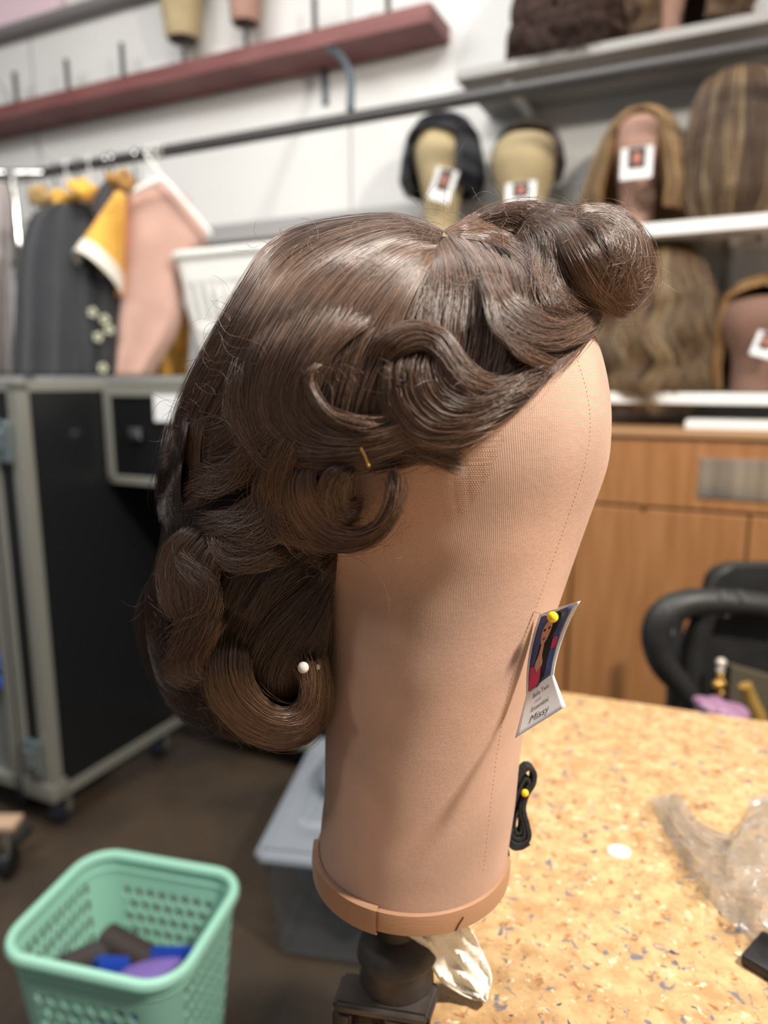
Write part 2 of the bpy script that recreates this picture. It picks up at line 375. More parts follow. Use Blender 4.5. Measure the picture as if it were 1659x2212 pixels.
    g = tip*np.clip((tt-.3)/.7, 0, 1); sx = sx*(1-g)+cmx[ci]*g; sy = sy*(1-g)+cmy[ci]*g
    # strays
    k = int(n*.10); ids = rng.integers(0, n, k)
    sx[ids] += rng.normal(0, 11, (k, 1))*tt**1.5 + rng.normal(0, 5, (k, 1))*np.sin(tt*PI*rng.uniform(.5, 2, (k, 1))); sy[ids] += rng.normal(0, 11, (k, 1))*tt**1.5 + rng.normal(0, 5, (k, 1))*np.sin(tt*PI*rng.uniform(.5, 2, (k, 1))); dz[ids] += rng.uniform(0, .35, (k, 1))*tt
    st = strands('strands', to3(sx, sy, dz, mirror), .000076, m, o); st.location = (0, 0, 0)
    # strands() subtracts the parent's world location, which is the origin for baked parts
    return o

LOCKS = []
crown = [[(958, 500, -.2), (900, 474, -.2), (830, 466, -.2), (720, 478), (625, 502), (568, 545), (530, 605), (495, 665), (455, 740), (415, 820), (385, 900), (365, 970), (358, 1020)],
    [(955, 508), (890, 486), (800, 495), (700, 535), (620, 600), (560, 690), (510, 780), (460, 870), (415, 950), (392, 1010)],
    [(950, 518), (880, 505), (790, 535), (700, 600), (640, 680), (590, 770), (545, 860), (505, 930), (470, 980)],
    [(948, 528), (885, 530), (805, 580), (735, 660), (690, 740), (650, 820), (620, 890), (590, 950)],
    [(946, 538), (895, 560), (830, 625), (780, 700), (740, 780), (715, 860), (700, 920)],
    [(948, 545), (905, 590), (860, 660), (820, 740), (790, 810), (770, 880), (765, 930)],
    [(952, 550), (925, 610), (895, 690), (865, 765), (840, 840), (825, 900), (830, 940)]]
side = [[(950, 540), (935, 620), (910, 710), (885, 790), (870, 860)],
    [(962, 525), (965, 610), (955, 710), (930, 800), (915, 880)],
    [(975, 510), (1010, 590), (1015, 690), (1000, 790), (970, 880)],
    [(1000, 495), (1060, 570), (1080, 660), (1075, 760), (1040, 860), (1000, 930)],
    [(1040, 480), (1120, 545), (1155, 640), (1155, 740), (1110, 830), (1060, 890)],
    [(1090, 462), (1180, 525), (1225, 620), (1230, 710), (1190, 780), (1130, 850)],
    [(1130, 455), (1230, 520), (1275, 600), (1290, 680), (1250, 745), (1195, 790)]]
lock('crown_sweep', crown, 9000, off=-.1, bulge=.35, th=.6, core=1.5)
lock('side_sweep', side, 7000, off=-.35, bulge=.3, th=.5, core=1.2)
lock('temple_sweep', [[(1060, 740), (1000, 830), (920, 900), (820, 950), (760, 985)], [(1110, 760), (1050, 850), (960, 930), (850, 975), (780, 1000)],
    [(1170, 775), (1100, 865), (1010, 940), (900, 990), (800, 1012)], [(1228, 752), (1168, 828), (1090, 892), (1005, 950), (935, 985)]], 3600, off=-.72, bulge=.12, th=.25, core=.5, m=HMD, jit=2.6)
lock('wave', [[(850, 735), (820, 800), (825, 880), (880, 950), (960, 965), (1050, 925)], [(885, 735), (860, 800), (868, 870), (920, 925), (1000, 925), (1085, 885)],
    [(925, 735), (905, 795), (920, 855), (970, 893), (1040, 888), (1125, 845)], [(960, 740), (955, 790), (978, 835), (1030, 855), (1090, 842), (1170, 800)],
    [(990, 745), (1000, 785), (1035, 812), (1090, 812), (1150, 790), (1215, 755)]], 4200, off=.15, bulge=.55, th=.6, core=1.0)
lock('wave', [[(800, 800), (790, 760), (830, 715), (900, 695), (965, 715), (1000, 770), (1050, 815), (1110, 825)], [(830, 800), (830, 765), (860, 735), (905, 722), (950, 740), (985, 790), (1035, 832), (1095, 840)],
    [(845, 810), (855, 778), (880, 758), (915, 752), (945, 775), (975, 815), (1020, 850), (1080, 858)]], 2200, off=.4, bulge=.35, th=.4, core=.7)
lock('wave', [[(600, 640), (545, 730), (515, 830), (520, 920), (575, 990), (665, 1020), (780, 1005), (880, 965)],
    [(670, 620), (620, 700), (575, 790), (560, 860), (575, 925), (635, 975), (720, 985), (820, 965), (900, 930)],
    [(740, 620), (690, 700), (640, 780), (615, 850), (625, 910), (672, 950), (740, 958), (820, 945), (890, 915)],
    [(800, 630), (750, 700), (690, 770), (655, 840), (668, 893), (712, 928), (770, 938), (830, 930), (880, 905)],
    [(850, 640), (800, 700), (730, 750), (688, 800), (678, 845), (698, 885), (742, 908), (790, 918), (840, 914), (872, 900)]], 8000, off=.28, bulge=.45, th=.55, core=1.1, jit=2.8, s0r=.32, sink=(.5, .25))
lock('fringe_roll', [[(1040, 600), (1050, 660), (1080, 715), (1140, 745), (1215, 750), (1275, 715), (1300, 665)], [(1055, 590), (1075, 645), (1115, 690), (1170, 715), (1230, 715), (1275, 690), (1295, 655)],
    [(1080, 590), (1110, 635), (1150, 665), (1200, 685), (1245, 685), (1280, 665), (1292, 650)]], 2600, off=.35, bulge=.65, th=.5, core=1.1)
lock('fringe_roll', [[(1130, 450, .1), (1190, 500, .3), (1225, 570, .5), (1260, 630, .4), (1310, 670, .2), (1355, 685)], [(1170, 455, .1), (1225, 495, .4), (1265, 560, .6), (1300, 620, .5), (1335, 655, .2), (1365, 665)],
    [(1215, 465, 0), (1265, 490, .4), (1305, 540, .6), (1340, 600, .5), (1365, 640, .3), (1385, 650)], [(1250, 470, -.2), (1305, 480, .2), (1345, 520, .4), (1375, 580, .3), (1388, 625, .1), (1398, 632)]], 4600, off=.1, bulge=.45, th=.5, core=1.2)
lock('fringe_roll', [[(960, 500, -.6), (1050, 452, -.6), (1150, 438, -.7), (1240, 452, -.8), (1310, 448, -.9), (1372, 482, -.9), (1406, 550, -.8), (1405, 620, -.6), (1370, 668, -.4), (1335, 680, -.2)],
    [(965, 505), (1060, 468), (1150, 455), (1240, 468, -.2), (1300, 462, -.3), (1352, 490, -.3), (1382, 550, -.2), (1380, 610), (1350, 650), (1320, 665)],
    [(975, 510), (1070, 490), (1150, 485), (1230, 495), (1290, 485), (1330, 510, .2), (1352, 555, .2), (1345, 600, .2), (1320, 635), (1300, 650)]], 4600, off=-.15, bulge=.3, th=.8, core=2.6)
lock('ear_curl', [[(640, 985), (612, 1050), (628, 1120), (680, 1175), (750, 1190), (815, 1165), (855, 1110), (860, 1050), (845, 1015)],
    [(665, 985), (645, 1045), (662, 1105), (708, 1150), (762, 1165), (815, 1145), (848, 1098), (856, 1045), (845, 1015)],
    [(690, 985), (680, 1040), (698, 1090), (735, 1130), (775, 1145), (812, 1132), (842, 1092), (852, 1045), (844, 1018)]], 2400, off=.9, bulge=.5, th=.4, core=.7)
lock('ear_curl', [[(760, 1000), (715, 1015), (690, 1050), (700, 1105), (735, 1135), (770, 1120)], [(768, 1005), (735, 1025), (720, 1055), (728, 1095), (750, 1115), (778, 1095)],
    [(775, 1010), (755, 1035), (748, 1060), (755, 1082), (768, 1090), (780, 1070)]], 1300, off=.8, bulge=.5, th=.4, core=.7, jit=3)
lock('nape_sweep', [[(600, 900), (520, 935), (430, 965), (370, 1000), (357, 1060), (372, 1130)], [(640, 960), (550, 990), (460, 1030), (400, 1080), (380, 1140)],
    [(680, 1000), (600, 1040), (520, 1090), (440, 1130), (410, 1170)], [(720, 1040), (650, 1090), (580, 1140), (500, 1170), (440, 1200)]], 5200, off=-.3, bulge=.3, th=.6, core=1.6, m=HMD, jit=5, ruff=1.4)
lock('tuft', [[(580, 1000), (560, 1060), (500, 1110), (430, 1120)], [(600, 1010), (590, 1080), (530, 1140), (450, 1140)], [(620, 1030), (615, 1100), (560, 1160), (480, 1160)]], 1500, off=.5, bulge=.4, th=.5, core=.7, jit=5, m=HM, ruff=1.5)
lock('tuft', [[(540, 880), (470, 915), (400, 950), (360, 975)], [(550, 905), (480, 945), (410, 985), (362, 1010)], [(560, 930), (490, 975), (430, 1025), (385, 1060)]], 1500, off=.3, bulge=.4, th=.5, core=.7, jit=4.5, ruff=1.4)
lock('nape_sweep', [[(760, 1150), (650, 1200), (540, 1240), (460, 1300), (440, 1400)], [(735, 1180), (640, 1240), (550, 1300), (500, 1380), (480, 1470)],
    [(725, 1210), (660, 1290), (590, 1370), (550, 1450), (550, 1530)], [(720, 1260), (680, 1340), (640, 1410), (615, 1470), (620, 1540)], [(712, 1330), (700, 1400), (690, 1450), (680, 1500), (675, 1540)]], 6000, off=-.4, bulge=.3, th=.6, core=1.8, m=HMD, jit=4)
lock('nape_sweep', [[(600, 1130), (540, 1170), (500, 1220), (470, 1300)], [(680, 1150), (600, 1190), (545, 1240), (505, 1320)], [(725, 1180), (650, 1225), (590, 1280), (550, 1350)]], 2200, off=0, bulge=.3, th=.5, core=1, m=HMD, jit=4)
lock('side_curl', [[(400, 1135), (358, 1185), (345, 1250), (355, 1310), (385, 1330)], [(430, 1140), (385, 1195), (372, 1260), (385, 1325), (405, 1350)],
    [(460, 1160), (425, 1210), (410, 1270), (415, 1330), (420, 1370)], [(490, 1200), (470, 1250), (450, 1300), (440, 1350), (430, 1390)]], 2600, off=.3, bulge=.7, th=.5, core=1.4, jit=3.5)
lock('side_curl', [[(345, 1220), (312, 1280), (300, 1330), (315, 1400), (345, 1465), (380, 1500)], [(365, 1240), (335, 1300), (328, 1360), (345, 1420), (375, 1475), (405, 1510)],
    [(385, 1270), (362, 1330), (360, 1390), (380, 1440), (405, 1490), (430, 1520)]], 2200, off=-.3, bulge=.6, th=.5, core=1.6, m=HMD, jit=3)
lock('side_curl', [[(450, 1280), (405, 1350), (370, 1410), (362, 1450), (385, 1480), (420, 1475)], [(475, 1300), (435, 1370), (405, 1420), (400, 1450), (420, 1465), (445, 1450)],
    [(490, 1330), (465, 1385), (445, 1425), (440, 1445), (450, 1450), (462, 1435)]], 2200, off=.5, bulge=.6, th=.5, core=1.1, jit=3.5)
lock('hem_curl', [[(455, 1360), (440, 1440), (455, 1520), (520, 1585), (600, 1612), (670, 1598), (702, 1550), (704, 1480), (690, 1420)],
    [(480, 1360), (470, 1440), (490, 1510), (545, 1565), (610, 1588), (665, 1572), (690, 1525), (692, 1470), (680, 1425)],
    [(510, 1370), (505, 1440), (525, 1500), (570, 1545), (620, 1560), (660, 1545), (678, 1505), (678, 1465), (668, 1430)],
    [(545, 1390), (545, 1450), (560, 1495), (590, 1525), (625, 1535), (650, 1520), (662, 1490), (664, 1460), (655, 1432)]], 4200, off=.6, bulge=.8, th=.5, core=1.2, s0r=.25, sink=(.7, .25))
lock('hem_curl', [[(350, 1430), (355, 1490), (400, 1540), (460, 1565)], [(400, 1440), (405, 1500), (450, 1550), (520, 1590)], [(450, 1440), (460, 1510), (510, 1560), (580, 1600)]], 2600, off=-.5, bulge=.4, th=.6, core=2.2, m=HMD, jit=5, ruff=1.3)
lock('side_sweep', [[(935, 560), (925, 600), (900, 660), (880, 720)], [(945, 530), (950, 590), (945, 660), (935, 740)], [(960, 512), (990, 570), (1000, 640), (990, 720)], [(985, 498), (1040, 550), (1065, 620), (1065, 700)]], 1500, off=-.05, bulge=.2, th=.3, core=.6)
lock('fringe_roll', [[(975, 512), (1050, 520), (1110, 560), (1150, 610)], [(985, 498), (1070, 492), (1150, 525), (1200, 580)], [(1000, 485), (1090, 465), (1180, 490), (1240, 545)], [(1010, 480), (1100, 455), (1190, 476), (1262, 530)], [(1020, 475), (1110, 450), (1200, 468), (1260, 510)]], 2200, off=-.1, bulge=.4, th=.4, core=1.0)
lock('highlight_wisp', [[(720, 760), (662, 800), (668, 855), (710, 905), (780, 925), (838, 922)], [(735, 762), (680, 805), (682, 850), (718, 893), (780, 914), (835, 914)]], 700, off=.72, bulge=.15, th=.15, core=.12, jit=1.8, s0r=.4, sink=(.5, .3))
lock('wisp', [[(520, 720), (488, 860), (505, 940), (560, 1010), (640, 1040)], [(540, 760), (510, 850), (530, 930), (590, 1000), (670, 1032)]], 700, off=.55, bulge=.2, th=.3, core=.12, jit=5, ruff=1.5, s0r=.4, sink=(.6, .3))
lock('wisp', [[(1020, 570), (1050, 640), (1060, 700), (1110, 760), (1190, 800)], [(1045, 560), (1065, 640), (1085, 700), (1130, 745), (1210, 775)]], 300, off=.8, bulge=.2, th=.2, core=.15, jit=3, ruff=1.5)
lock('wisp', [[(640, 900), (590, 970), (560, 1060), (600, 1140), (700, 1180)], [(670, 930), (620, 1000), (600, 1080), (640, 1150), (730, 1190)]], 420, off=.8, bulge=.2, th=.2, core=.15, jit=6, ruff=1.8)
lock('wisp', [[(540, 940), (500, 1000), (460, 1030), (410, 1035)], [(560, 960), (520, 1030), (475, 1060), (425, 1062)]], 350, off=.7, bulge=.2, th=.3, core=.2, jit=6, ruff=1.8)
lock('wisp', [[(440, 1150), (470, 1200), (530, 1225), (600, 1205)], [(460, 1140), (500, 1185), (560, 1200), (620, 1180)]], 350, off=.6, bulge=.2, th=.3, core=.2, jit=6, ruff=1.8)
lock('wisp', [[(780, 960), (860, 985), (930, 1000), (985, 1025)], [(800, 940), (880, 960), (950, 975), (1000, 990)]], 420, off=-.45, bulge=.1, th=.15, core=.1, jit=6, ruff=1.6)
lock('wisp', [[(1120, 470), (1150, 520), (1160, 590), (1200, 650), (1262, 690)], [(1150, 462), (1185, 520), (1200, 590), (1240, 645), (1290, 675)]], 420, off=.8, bulge=.2, th=.4, core=.1, jit=6, ruff=1.8)
lock('wisp', [[(1240, 470), (1300, 475), (1345, 520), (1352, 590), (1320, 640)], [(1225, 490), (1280, 500), (1318, 545), (1322, 600), (1300, 635)]], 420, off=1.0, bulge=.3, th=.4, core=.1, jit=7, ruff=1.8)
lock('wisp', [[(600, 870), (560, 940), (500, 990), (430, 1010), (375, 1045)], [(620, 900), (590, 970), (530, 1030), (460, 1060), (400, 1090)]], 500, off=.6, bulge=.2, th=.4, core=.1, jit=8, ruff=2)
lock('wisp', [[(640, 1040), (600, 1100), (540, 1140), (470, 1150)], [(660, 1080), (630, 1140), (570, 1180), (500, 1190)]], 400, off=.6, bulge=.2, th=.4, core=.1, jit=8, ruff=2)
lock('wisp', [[(400, 1140), (380, 1200), (420, 1260), (400, 1340), (370, 1420)], [(440, 1150), (420, 1210), (455, 1270), (440, 1350), (410, 1430)]], 400, off=.9, bulge=.2, th=.4, core=.1, jit=7, ruff=2)
# the far side of the wig, mirrored across the block's middle
lock('crown_sweep', crown, 3000, off=-.1, bulge=.35, th=.6, core=1.5, mirror=True)
lock('side_sweep', side, 2200, off=-.35, bulge=.3, th=.5, core=1.2, mirror=True)
lock('nape_sweep', [[(600, 900), (500, 950), (400, 1000), (360, 1100), (345, 1250), (310, 1330), (340, 1470)], [(680, 940), (600, 1040), (520, 1150), (450, 1260), (430, 1400), (460, 1540)], [(760, 980), (740, 1100), (700, 1220), (640, 1350), (600, 1480), (600, 1590)]], 3000, off=-.2, bulge=.3, th=.6, core=1.8, mirror=True, m=HMD, jit=4)
def around(path, cx, cy, rad, R_, offs, shrink=1.0):      # guides that wrap round the back of the wig
    out = []
    for o_ in offs:
        f = math.sqrt(max(0, 1-(o_/R_)**2)); g = []
        for (a_, b_) in path:
            d = np.array((a_-cx, b_-cy)); L = np.linalg.norm(d); q = np.array((a_, b_)) - d/L*(rad*(1-f)+4)
            g.append((q[0], q[1], o_ - float(D0(q[1])-hairD(q[0], q[1]))*100))
        out.append(g)
    return out
lock('crown_sweep', around([(930, 490), (850, 468), (720, 480), (625, 503), (568, 546), (530, 606), (495, 666), (455, 740), (415, 820), (385, 900), (368, 970), (368, 1040)], 880, 900, 400, 8.6, (-5.5, -4, -2, 0, 2, 3.5, 4.5)), 3600, off=-.01, bulge=0, th=.3, core=.1, corewidth=.72)
lock('nape_sweep', around([(390, 880), (374, 950), (362, 1020), (362, 1100), (350, 1190), (325, 1290), (325, 1380), (350, 1450), (410, 1535), (480, 1575)], 560, 1260, 200, 6.8, (-4.5, -3, -1, 1, 2.8, 3.8)), 3200, off=-.01, bulge=0, th=.3, core=.1, m=HMD, corewidth=.72)
# foundation and inner hair mass
bm = bmesh.new(); hl = [(1310, 300), (1300, 640), (1240, 735), (1160, 815), (1080, 880), (985, 950), (900, 985), (790, 985), (735, 1040), (712, 1150), (700, 1230), (690, 1330), (690, 1420), (690, 1480), (600, 1500), (200, 1500), (200, 300)]
def inside(x_, y_, poly):
    c = False; j = len(poly)-1
    for i in range(len(poly)):
        xi, yi = poly[i]; xj, yj = poly[j]
        if (yi > y_) != (yj > y_) and x_ < (xj-xi)*(y_-yi)/(yj-yi)+xi: c = not c
        j = i
    return c
def project(p):
    d = np.array(p)-CAM; z = d[1]*cp - d[2]*sp; u_ = d[1]*sp + d[2]*cp; return CX + F*d[0]/z, CY - F*u_/z
vs = {}
caprow = []
for py, l, r in rr_[::1]:
    x_, z_, a_, b_ = block_section(py, l, r); caprow.append((x_, z_, a_+.0025, b_+.0025))
caprow = [(caprow[0][0], caprow[0][1]+.0035, .0001, .0001), (caprow[0][0], caprow[0][1]+.003, caprow[0][2]*.6, caprow[0][3]*.6)] + caprow
cr = [[Vector((x_+a_*math.cos(2*PI*k/120), Y0+b_*math.sin(2*PI*k/120), z_)) for k in range(120)] for x_, z_, a_, b_ in caprow]
cv = [[bm.verts.new(v) for v in r_] for r_ in cr]
for i in range(len(cr)-1):
    for k in range(120):
        c = (cr[i][k]+cr[i+1][(k+1) % 120])/2; q = c.copy(); q.y = Y0 - abs(c.y-Y0); ppx, ppy = project(q)
        if inside(ppx, ppy, hl): bm.faces.new((cv[i][k], cv[i][(k+1) % 120], cv[i+1][(k+1) % 120], cv[i+1][k]))
bmesh.ops.delete(bm, geom=[v for v in bm.verts if not v.link_faces], context='VERTS')
solid(obj('wig_cap', bm, M_core, wig), .0012)
def mass(cx, cy, rx, ry, R, off=0):
    def fn(i, j):
        th = 2*PI*i/32; ph = PI*j/16; px, py = cx+rx*math.sin(ph)*math.cos(th)*.999, cy+ry*math.cos(ph)
        return at_depth(px, py, D0(py) + off + R*math.sin(ph)*math.sin(th))
    b_ = grid(fn, 32, 17, closed_u=True); bmesh.ops.remove_doubles(b_, verts=b_.verts, dist=.00005); return b_
obj('hair_mass', mass(530, 1270, 165, 280, .048), M_core, wig)
obj('hair_mass', mass(485, 1050, 90, 160, .040), M_core, wig)
# stray hairs that stand off the wig
def arc(p0, p1, bend, off0, off1):
    p0, p1 = np.array(p0, float), np.array(p1, float); t = np.linspace(0, 1, MP)[:, None]; n = np.array([-(p1-p0)[1], (p1-p0)[0]]); q = p0*(1-t)+p1*t+n*bend*4*t*(1-t)
    return to3(q[:, 0], q[:, 1], off0+(off1-off0)*t[:, 0])
S = []
for _ in range(850):
    src = random.choice(([(560, 545), (1150, 440)], [(365, 1000), (500, 640)], [(320, 1300), (520, 1590)], [(620, 1000), (860, 1180)], [(900, 470), (1350, 470)], [(1300, 660), (1400, 600)], [(400, 900), (700, 1250)], [(700, 560), (1150, 620)], [(560, 800), (1150, 850)], [(1080, 460), (1390, 560)], [(1130, 500), (1300, 700)]))
    t = random.random(); x_ = src[0][0]*(1-t)+src[1][0]*t+random.gauss(0, 12); y_ = src[0][1]*(1-t)+src[1][1]*t+random.gauss(0, 12)
    an = random.uniform(0, 2*PI); L = random.uniform(18, 95)
    S.append(arc((x_, y_), (x_+L*math.cos(an), y_+L*math.sin(an)*.7), random.uniform(-.35, .35), random.uniform(.1, .6), random.uniform(.2, 1.2)))
for a_, b_, bd in [((1405, 590), (1467, 632), .02), ((1350, 700), (1330, 745), .1), ((960, 490), (1010, 300), -.1), ((1150, 455), (1165, 405), .05), ((330, 1240), (350, 1380), -.55), ((860, 1000), (720, 1220), .3), ((750, 1200), (840, 1330), -.2), ((1190, 740), (1120, 900), -.2), ((480, 640), (440, 700), .1)]:
    S.append(arc(a_, b_, bd, .2, .4))
o = strands('stray_hairs', np.array(S), .00006, HM, wig)
# pins
def px3(px, py, off): return to3(np.array(px, float), np.array(py, float), off)
bm = tube([px3(852, 832, .55), px3(868, 833, .75), px3(879, 822, .9), px3(882, 808, .95), px3(878, 798, .9)], .00045, 8)
solo('hairpin', bm, mat('black_wire', (40, 44, 46), .35, .7), 'small dark crimped hairpin in the wave above the temple', 'hairpin')
bm = tube([px3(778, 968, 1.2), px3(787, 985, 1.3), px3(795, 1006, 1.2)], .0007, 8); ball(px3(795, 1006, 1.2), .001, bm)
solo('hairpin', bm, mat('bronze_wire', (150, 112, 66), .4, .7), 'bronze hairpin standing above the small ear curl', 'hairpin')
M_pearl = mat('pearl', (205, 200, 195), .2, coat=.5)
for (x_, y_, r_, of, lb) in ((655, 1442, .0028, 1.1, 'pearl-headed pin in the bottom curl beside the neck'), (686, 1441, .0014, .6, 'small pearl pin head tucked against the block edge'), (612, 1545, .0024, .9, 'pearl-headed pin low inside the bottom curl')):
    c = px3(x_, y_, of); t_ = thing('pearl_pin', lb, 'pin', c, 'pearl pins in the wig'); obj('pin_head', ball(c, r_, seg=20), M_pearl, t_); obj('pin_shaft', tube([c, c+np.array((0, .02, .004))], .0003, 6), M_chrome, t_)

# lace front: hexagonal net over the temple
lace_poly = [(800, 1000), (900, 975), (990, 945), (1090, 880), (1085, 960), (1050, 1040), (1010, 1105), (920, 1150), (860, 1130), (800, 1160), (775, 1100)]
bm = bmesh.new(); hs = 3.3
seen = set()
def lacept(x_, y_):
    p = hit(x_, y_, .0007); return None if p is None else p
for iy in range(0, 100):
    for ix in range(0, 80):
        cx_, cy_ = 770 + ix*hs*math.sqrt(3) + (iy % 2)*hs*math.sqrt(3)/2, 875 + iy*hs*1.5*.98
        if cy_ > 1165 or not inside(cx_, cy_, lace_poly): continue
        vv = [(cx_+hs*math.sin(PI/3*k), cy_+hs*math.cos(PI/3*k)) for k in range(3)]+[(cx_+hs*math.sin(PI), cy_+hs*math.cos(PI))]
        for k in range(3):
            p, q = lacept(*vv[k]), lacept(*vv[k+1])
            if p is None or q is None: continue
            tube([p, q], .000085, 3, bm, cap=False)
obj('lace_front', bm, mat('lace_net', (214, 176, 148), .7), wig, label='fine tan net lace at the temple')

# ------------------------------------------------------------------ photo card on the block
def bil(TL, TR, BR, BL, curve=0, dep=0):
    TL, TR, BR, BL = [np.array(c, float) for c in (TL, TR, BR, BL)]      # (px,py,depth)
    def fn(a_, b_, lift=0):
        c = (TL*(1-a_)+TR*a_)*(1-b_) + (BL*(1-a_)+BR*a_)*b_
        return at_depth(c[0] - curve*4*b_*(1-b_), c[1], c[2] + dep*4*b_*(1-b_) - lift)
    return fn
dB = D0(1400)
def hd(px, py):
    h_ = hit(px, py); return (h_[1])*cp - (h_[2]-CAMZ)*sp
d1_, d2_ = hd(1164, 1326), hd(1124, 1502)
up_ = bil((1166, 1326, d1_-.003), (1254, 1298, d1_-.016), (1196, 1458, d2_-.022), (1137, 1502, d2_-.010), 9, .003)
lo_ = bil((1137, 1502, d2_-.010), (1196, 1458, d2_-.022), (1222, 1526, d2_-.040), (1113, 1594, d2_-.026), 0, .0)
card = thing('photo_card', 'white card with a portrait photo, pinned to the right edge of the near block', 'card', up_(.5, .5))
g = grid(lambda i, j: up_(i/12, j/16), 13, 17); grid(lambda i, j: lo_(i/12, j/8), 13, 9, g); bmesh.ops.remove_doubles(g, verts=g.verts, dist=.0001)
solid(obj('card_sheet', g, M_card, card), .0003, 0)
def patch(name, fn, poly, m, lift, parent, label=None):
    bm = bmesh.new(); P2 = [fn(a_, b_, lift) for a_, b_ in poly]; c = np.mean(poly, 0); rings = []
    for k in (1, .75, .5, .25): rings.append([bm.verts.new(V(fn(c[0]+(a_-c[0])*k, c[1]+(b_-c[1])*k, lift))) for a_, b_ in poly])
    n = len(poly)
    for r0, r1 in zip(rings, rings[1:]):
        for i in range(n): bm.faces.new((r0[i], r0[(i+1) % n], r1[(i+1) % n], r1[i]))
    bm.faces.new(rings[-1]); return solid(obj(name, bm, m, parent, label=label), .00008, 0)
def dense(poly, k=5): return [tuple(np.array(poly[i])*(1-t/k)+np.array(poly[(i+1) % len(poly)])*(t/k)) for i in range(len(poly)) for t in range(k)]
pic = patch('photo', up_, dense([(.07, .05), (.86, .03), (.86, .96), (.07, .97)]), mat('photo_blue', (74, 88, 138), .4), .0004, card)
C2 = lambda *p: [tuple(q[:2]) for q in crom(list(p)+[p[0]], 36)[:-1]]
patch('photo_hair', up_, C2((.40, .08), (.55, .06), (.66, .15), (.68, .28), (.62, .36), (.66, .5), (.64, .7), (.62, .9), (.45, .97), (.32, .97), (.2, .75), (.28, .55), (.3, .3)), mat('photo_black', (34, 24, 26), .4), .0006, pic)
patch('photo_face', up_, C2((.34, .14), (.46, .16), (.50, .28), (.46, .40), (.38, .46), (.30, .42), (.26, .3), (.27, .2)), mat('photo_skin', (214, 158, 134), .4), .0008, pic)
patch('photo_neck', up_, C2((.34, .44), (.42, .44), (.44, .6), (.5, .72), (.36, .82), (.24, .7), (.32, .58)), MATS['photo_skin'], .0008, pic)
patch('photo_dress', up_, C2((.10, .68), (.22, .70), (.34, .82), (.46, .74), (.45, .95), (.2, .97), (.09, .96)), mat('photo_pink', (214, 60, 100), .4), .0010, pic)
patch('photo_flower', up_, C2((.66, .44), (.76, .42), (.82, .5), (.78, .58), (.68, .56)), MATS['photo_pink'], .0010, pic)
for (a_, b_) in ((.31, .26), (.43, .25)): patch('photo_eye', up_, C2((a_-.04, b_), (a_, b_-.018), (a_+.04, b_), (a_, b_+.014)), MATS['photo_black'], .0010, pic)
patch('photo_lips', up_, C2((.31, .375), (.36, .362), (.41, .372), (.36, .395)), mat('photo_lip', (160, 60, 66), .4), .0010, pic)
M_ink = mat('grey_ink', (92, 92, 98), .6)
def write(txt, fn, a0, b0, size, m, lift=.0005, asp=1.0, italic=.0, name='writing', parent=None, slope=0):
    cu = bpy.data.curves.new('t', 'FONT'); cu.body = txt; cu.size = 1; cu.shear = italic; cu.resolution_u = 3
    o_ = bpy.data.objects.new('t', cu); COL.objects.link(o_); bpy.context.view_layer.update()
    me = bpy.data.meshes.new_from_object(o_.evaluated_get(bpy.context.evaluated_depsgraph_get())); bpy.data.objects.remove(o_)
    bm = bmesh.new(); bm.from_mesh(me); bpy.data.meshes.remove(me)
    for v in bm.verts:
        a_, b_ = a0+v.co.x*size*asp, b0-v.co.y*size+v.co.x*slope*size; v.co = V(fn(a_, b_, lift))
    return obj(name, bm, m, parent, smooth=False)
write('Belle Twin', lo_, .26, .22, .17, M_ink, asp=.72, parent=card)
write('and', lo_, .36, .38, .14, mat('faint_ink', (170, 170, 176), .6), asp=.8, parent=card)
write('Ensemble/', lo_, .26, .56, .17, M_ink, asp=.66, parent=card)
write('Missy', lo_, .24, .84, .26, M_ink, asp=.75, italic=.3, parent=card)
M_yel = mat('yellow_plastic', (246, 214, 40), .3, coat=.3)
def ypin(px, py, d, r, label):
    c = at_depth(px, py, d); t_ = thing('ball_pin', label, 'pin', c, 'yellow ball-headed pins'); obj('pin_head', ball(c, r, seg=24), M_yel, t_)
    obj('pin_shaft', tube([c, c+np.array((-.012, .012, 0))], .0003, 6), M_chrome, t_)
ypin(1194, 1333, d1_-.011, .0027, 'yellow ball-headed pin through the portrait card')
# black elastic loop
dE = D0(1740) - .002
el = thing('elastic_strap', 'coiled black elastic strap pinned to the lower right of the near block', 'elastic', at_depth(1120, 1825, dE))
M_el = mat('black_elastic', (34, 36, 36), .85, bump=.5, bscale=900)
def ribbon(pts, wd, th, name='elastic_loop', n=60, closed=True, dd=0):
    P = crom(list(pts)+([pts[0]] if closed else []), n); P = P[:-1] if closed else P
    c3 = [at_depth(p[0], p[1], dE+dd) for p in P]; fwd = Vector((0, cp, -sp)); bm = bmesh.new(); rings = []
    m_ = len(c3)
    for i in range(m_):
        t_ = (V(c3[(i+1) % m_ if closed else min(i+1, m_-1)]) - V(c3[i-1 if closed or i else 0])).normalized(); nn = t_.cross(fwd).normalized()
        rings.append([bm.verts.new(V(c3[i]) + nn*a_*th + fwd*b_*wd) for a_, b_ in ((.5, -.42), (.3, -.5), (-.3, -.5), (-.5, -.42), (-.5, .42), (-.3, .5), (.3, .5), (.5, .42))])
    for i in range(m_ if closed else m_-1):
        for k in range(8): bm.faces.new((rings[i][k], rings[i][(k+1) % 8], rings[(i+1) % m_][(k+1) % 8], rings[(i+1) % m_][k]))
    if not closed: bm.faces.new(rings[0]); bm.faces.new(rings[-1])
    return obj(name, bm, M_el, el)
